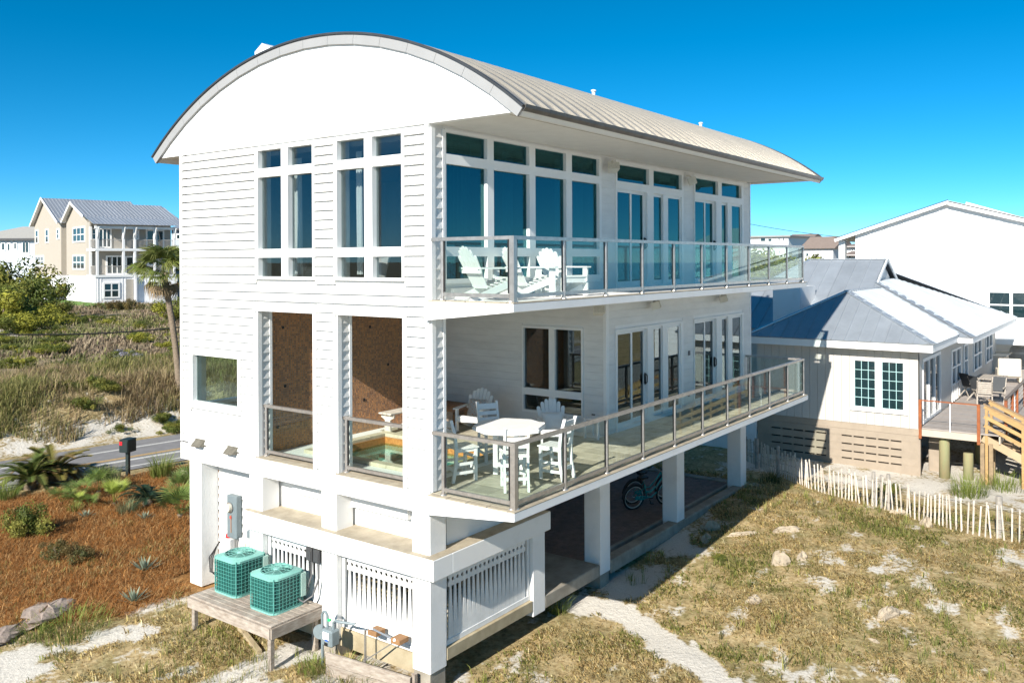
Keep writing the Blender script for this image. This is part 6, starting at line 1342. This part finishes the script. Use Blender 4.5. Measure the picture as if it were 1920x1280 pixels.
# bushes
def bush_mesh(name, n, pal_, rx=1., rz_=.8, leaf=.09, lumps=9, seed=0):
    g = np.random.default_rng(seed); cs = np.c_[g.normal(0, .42, lumps) * rx, g.normal(0, .42, lumps) * rx, g.uniform(.25, 1.05, lumps) * rz_]; rs_ = g.uniform(.16, .38, lumps) * rx
    k = g.integers(0, lumps, n); dirs = g.normal(0, 1, (n, 3)); dirs /= np.linalg.norm(dirs, axis=1)[:, None]; p_ = cs[k] + dirs * (rs_[k] * g.uniform(.55, 1.08, n))[:, None]; p_[:, 2] = np.maximum(p_[:, 2], .02)
    nrm = dirs + g.normal(0, .6, (n, 3)); nrm /= np.linalg.norm(nrm, axis=1)[:, None]; a = np.cross(nrm, g.normal(0, 1, (n, 3))); a /= np.linalg.norm(a, axis=1)[:, None]; b_ = np.cross(nrm, a)
    L_ = leaf * g.uniform(.6, 1.4, n)[:, None]; V = np.stack([p_ - a * L_, p_ + b_ * L_ * .45, p_ + a * L_, p_ - b_ * L_ * .45], 1).reshape(-1, 3); Fq = np.arange(n)[:, None] * 4 + np.array([[0, 1, 2, 3]])
    pal_ = np.array(pal_); lc = pal_[g.integers(0, len(pal_), lumps)]; c = lc[k] * (1 + g.normal(0, .25, (n, 1))).clip(.45, 1.7); return leaf_mesh(name, V, Fq, np.repeat(c, 4, 0), leafm)
GB = [(.12, .15, .03), (.18, .20, .04), (.09, .12, .025), (.25, .24, .05)]; OB = [(.24, .24, .03), (.32, .31, .045), (.17, .19, .035), (.12, .145, .03)]; RB = [(.15, .11, .04), (.20, .15, .05), (.11, .12, .04)]; LV = [(.30, .29, .33), (.24, .24, .26), (.20, .22, .18)]
bm_g = [bush_mesh('crown', 6000, GB, leaf=.042, lumps=22, seed=i) for i in range(3)]; bm_o = [bush_mesh('crown', 7000, OB, leaf=.04, lumps=24, seed=10 + i) for i in range(3)]; bm_r = [bush_mesh('crown', 3200, RB, leaf=.04, lumps=18, seed=20)]; bm_l = [bush_mesh('crown', 2200, LV, leaf=.05, rz_=.6, seed=30)]
stem_me = B().tube([(0, 0, -.3), (.02, .01, .35), (.05, .03, .7)], [.05, .04, .02], 6).tube([(0, 0, .1), (-.2, .1, .55)], [.03, .015], 6).tube([(0, 0, .15), (.1, -.22, .6)], [.03, .015], 6).build('stem', bark); sm_ = stem_me.data; bpy.data.objects.remove(stem_me)
def bush(p_, s, me, label, name='bush', cat='bush', group=None, sz=None):
    t = thing(name, label, cat, p_, random.uniform(0, 6), group); t.scale = (s, s, sz or s); inst(me, 'crown', t, (0, 0, 0)); inst(sm_, 'stem', t, (0, 0, 0)); return t
bush(gp(52, 1006), .62, bm_g[0], 'rounded dark green bush in the straw at the left', sz=.8); bush(gp(105, 1050), .48, bm_r[0], 'brownish twiggy bush in the straw right of the dark green one'); bush(gp(152, 1052), .42, bm_r[0], 'smaller brownish bush in the middle of the straw bed'); bush(gp(1350, 1050), .2, bm_g[1], 'little bright green weed on the lawn by the house shadow edge', sz=.15); bush(gp(1010, 1130), .22, bm_g[2], 'small green weed by the slatted skirt corner post'); bush(gp(1665, 925), .5, bm_g[1], 'low green beach shrub just behind the picket fence', sz=.25)
def far(u, v, D): q = CAM + ray(u, v) * D; return Vector((q.x, q.y, gzf(q.x, q.y) - .1))
for (u, D, s, sz, me, l) in ((5, 66, 3.6, 3.2, bm_o[0], 'yellow green dune bush at the left edge below the grey roofed house'), (48, 74, 3.2, 3.6, bm_g[1], 'tall dark green bush in front of the beige house rear wing'), (70, 66, 2.6, 1.7, bm_o[1], 'bright olive bush right of the tall dark one near the board fence'), (28, 60, 2.6, 1.4, bm_o[2], 'low olive bush in front of the left dune bushes'), (10, 84, 4.5, 5.2, bm_g[2], 'large dark tree like bush behind the left dune bushes'), (105, 80, 1.8, 1.5, bm_g[0], 'small sprawling bush before the beige house corner'), (345, 70, 2.4, 2.0, bm_o[0], 'olive bush behind the palm trunk by the white house edge')):
    bush(far(u, 560, D), s, me, l, sz=sz)
for i, (u, D, s) in enumerate(((205, 85, 1.0), (220, 85, 1.1), (238, 85, 1.3))): bush(far(u, 575, D), s, bm_r[0], ('leftmost', 'middle', 'rightmost')[i] + ' brown shrub of three along the beige house front', group='brown shrubs at the beige house', name='shrub', cat='shrub')
bush(far(258, 668, 47), 1.1, bm_l[0], 'pale lavender grey shrub on the dune left of the palm trunk', sz=.75)
rs2 = random.Random(5)
for i in range(46):
    u = rs2.uniform(-20, 338); D = rs2.uniform(41, 78); bush(far(u, 640, D), rs2.uniform(.5, 1.15), rs2.choice(bm_g + bm_o), 'low green shrub scattered over the dune beyond the road', 'shrub', 'shrub', 'low shrubs on the dune', sz=rs2.uniform(.35, .7))
for i in range(16):
    u = rs2.uniform(-20, 345); D = rs2.uniform(34.5, 39); bush(far(u, 740, D), rs2.uniform(.35, .8), rs2.choice(bm_g + bm_r), 'wiry shrub growing on the sandy road bank', 'shrub', 'shrub', 'shrubs on the road bank', sz=rs2.uniform(.3, .6))
for i, (u, D, s) in enumerate(((1380, 70, 4.5), (1412, 66, 3.8), (1436, 72, 4.6), (1460, 66, 3.6), (1485, 70, 3.6), (1505, 74, 3.0), (1596, 62, 1.8))):
    q = CAM + ray(u, 530) * D; bush(Vector((q.x, q.y, 3.0 if i < 6 else 2.8)), s, (bm_o + bm_g)[i % 6], ('first', 'second', 'third', 'fourth', 'fifth', 'sixth')[i] + ' green bush from the left of the wooded dune behind the upper balcony glass' if i < 6 else 'olive bush glimpsed under the porch of the big gable house', group='dune bushes behind the balcony' if i < 6 else None, sz=s * (.98 if i < 6 else .75))
# cabbage palm by the road
q = far(337, 705, 38); pt = thing('palm_tree', 'cabbage palm with drooping dead fronds on a bare trunk across the road', 'palm', q, 0)
top = CAM + ray(306, 512) * 38 - q; b = B(); tp = [(0, 0, -.3)] + [tuple(Vector((0, 0, 0)).lerp(top, f) + Vector((.10 * math.sin(f * 3.1), 0, 0))) for f in (.0, .2, .4, .6, .8, 1.0)]
b.tube(tp, [.19, .17, .14, .13, .13, .135, .15], 12); b.build('trunk', bark, pt, True)
pg = [fan_mesh('frond', (.13, .17, .035), (.27, .28, .08), 26, .85, .85, .45, 150, .04), fan_mesh('frond', (.17, .20, .05), (.33, .32, .11), 24, .8, .8, .65, 140, .04)]; pd_ = [fan_mesh('dead_frond', (.27, .19, .10), (.36, .28, .17), 20, .7, .7, .8, 120, .04)]
for i in range(34): s_ = random.uniform(.8, 1.05); inst(random.choice(pg), 'frond', pt, tuple(top), (s_,) * 3, (random.uniform(-.4, .4), -R(random.uniform(-22, 78)), i * 2.399))
for i in range(14): s_ = random.uniform(.75, .95); inst(pd_[0], 'dead_frond', pt, tuple(top - Vector((0, 0, .1))), (s_,) * 3, (random.uniform(-.4, .4), R(random.uniform(28, 70)), i * 2.399))
# ------------- rocks
rock_m = mk('pale_rock', (.44, .37, .27), .9, var=.3, vs=5, col2=(.32, .26, .19), bump=.8, bs=16, bump2=.03); rock_b = mk('banded_rock', (.40, .32, .26), .9, var=.4, vs=4, col2=(.24, .19, .16), bump=.8, bs=14, bump2=.03)
def rock(u, v, sx_, sy_, sz_, label, m=rock_m, rz=None, name='rock', cat='rock'):
    q = gp(u, v); g = np.random.default_rng(int(u * 7 + v)); V = []; Fc = []; n, k = 12, 7
    ph = g.uniform(0, 6, 6)
    for i in range(k + 1):
        th = math.pi * i / k
        for j in range(n):
            a = 2 * math.pi * j / n; f = 1 + .22 * math.sin(2*a + ph[0]) + .18 * math.sin(3*a + ph[1] + th*2) + .14 * math.sin(2*th + ph[2]) + g.normal(0, .10); V.append((sx_ * math.sin(th) * math.cos(a) * f, sy_ * math.sin(th) * math.sin(a) * f, sz_ * math.cos(th) * f))
    for i in range(k):
        for j in range(n): Fc.append((i*n+j, (i+1)*n+j, (i+1)*n+(j+1) % n, i*n+(j+1) % n))
    b = B(); b.add(V, Fc); o = b.build(name, m); o.location = (q.x, q.y, q.z + sz_ * .15); o.rotation_euler = (g.uniform(-.15, .15), g.uniform(-.15, .15), g.uniform(0, 6) if rz is None else rz); return tag(o, label, cat)
rock(1472, 996, .28, .13, .10, 'long pale rock on the lawn nearest the house shadow'); rock(1462, 1056, .22, .19, .19, 'upright tan boulder standing on the middle of the lawn'); rock(1505, 1047, .15, .1, .12, 'smaller pale rock right of the rounded lawn boulder'); rock(1413, 1127, .16, .14, .1, 'square pale rock low on the lawn near the sand path'); rock(1665, 1155, .3, .15, .14, 'pale flat rock towards the right of the lawn'); rock(1335, 990, .24, .16, .17, 'pale rock beside the house shadow near the middle column'); rock(1322, 1012, .2, .14, .1, 'tan stone at the shadow edge below the middle column')
rock(1388, 1003, .42, .07, .06, 'narrow bleached log like stone lying across the lawn', rz=-.9); rock(1640, 1201, .1, .06, .03, 'thin white scrap stone lying on the lower lawn'); rock(1738, 985, .2, .16, .16, 'white stone leaning at the foot of the picket fence'); rock(1686, 962, .22, .12, .1, 'white stone under the pickets left of the leaning one'); rock(90, 1150, .95, .40, .13, 'large flat banded rock at the lower left beside green grass', rock_b, rz=.75); rock(30, 1182, .55, .28, .1, 'flat brown rock at the left edge below the large banded one', rock_b, rz=.6); rock(345, 893, .18, .12, .14, 'small white stone at the drive edge by the white house')
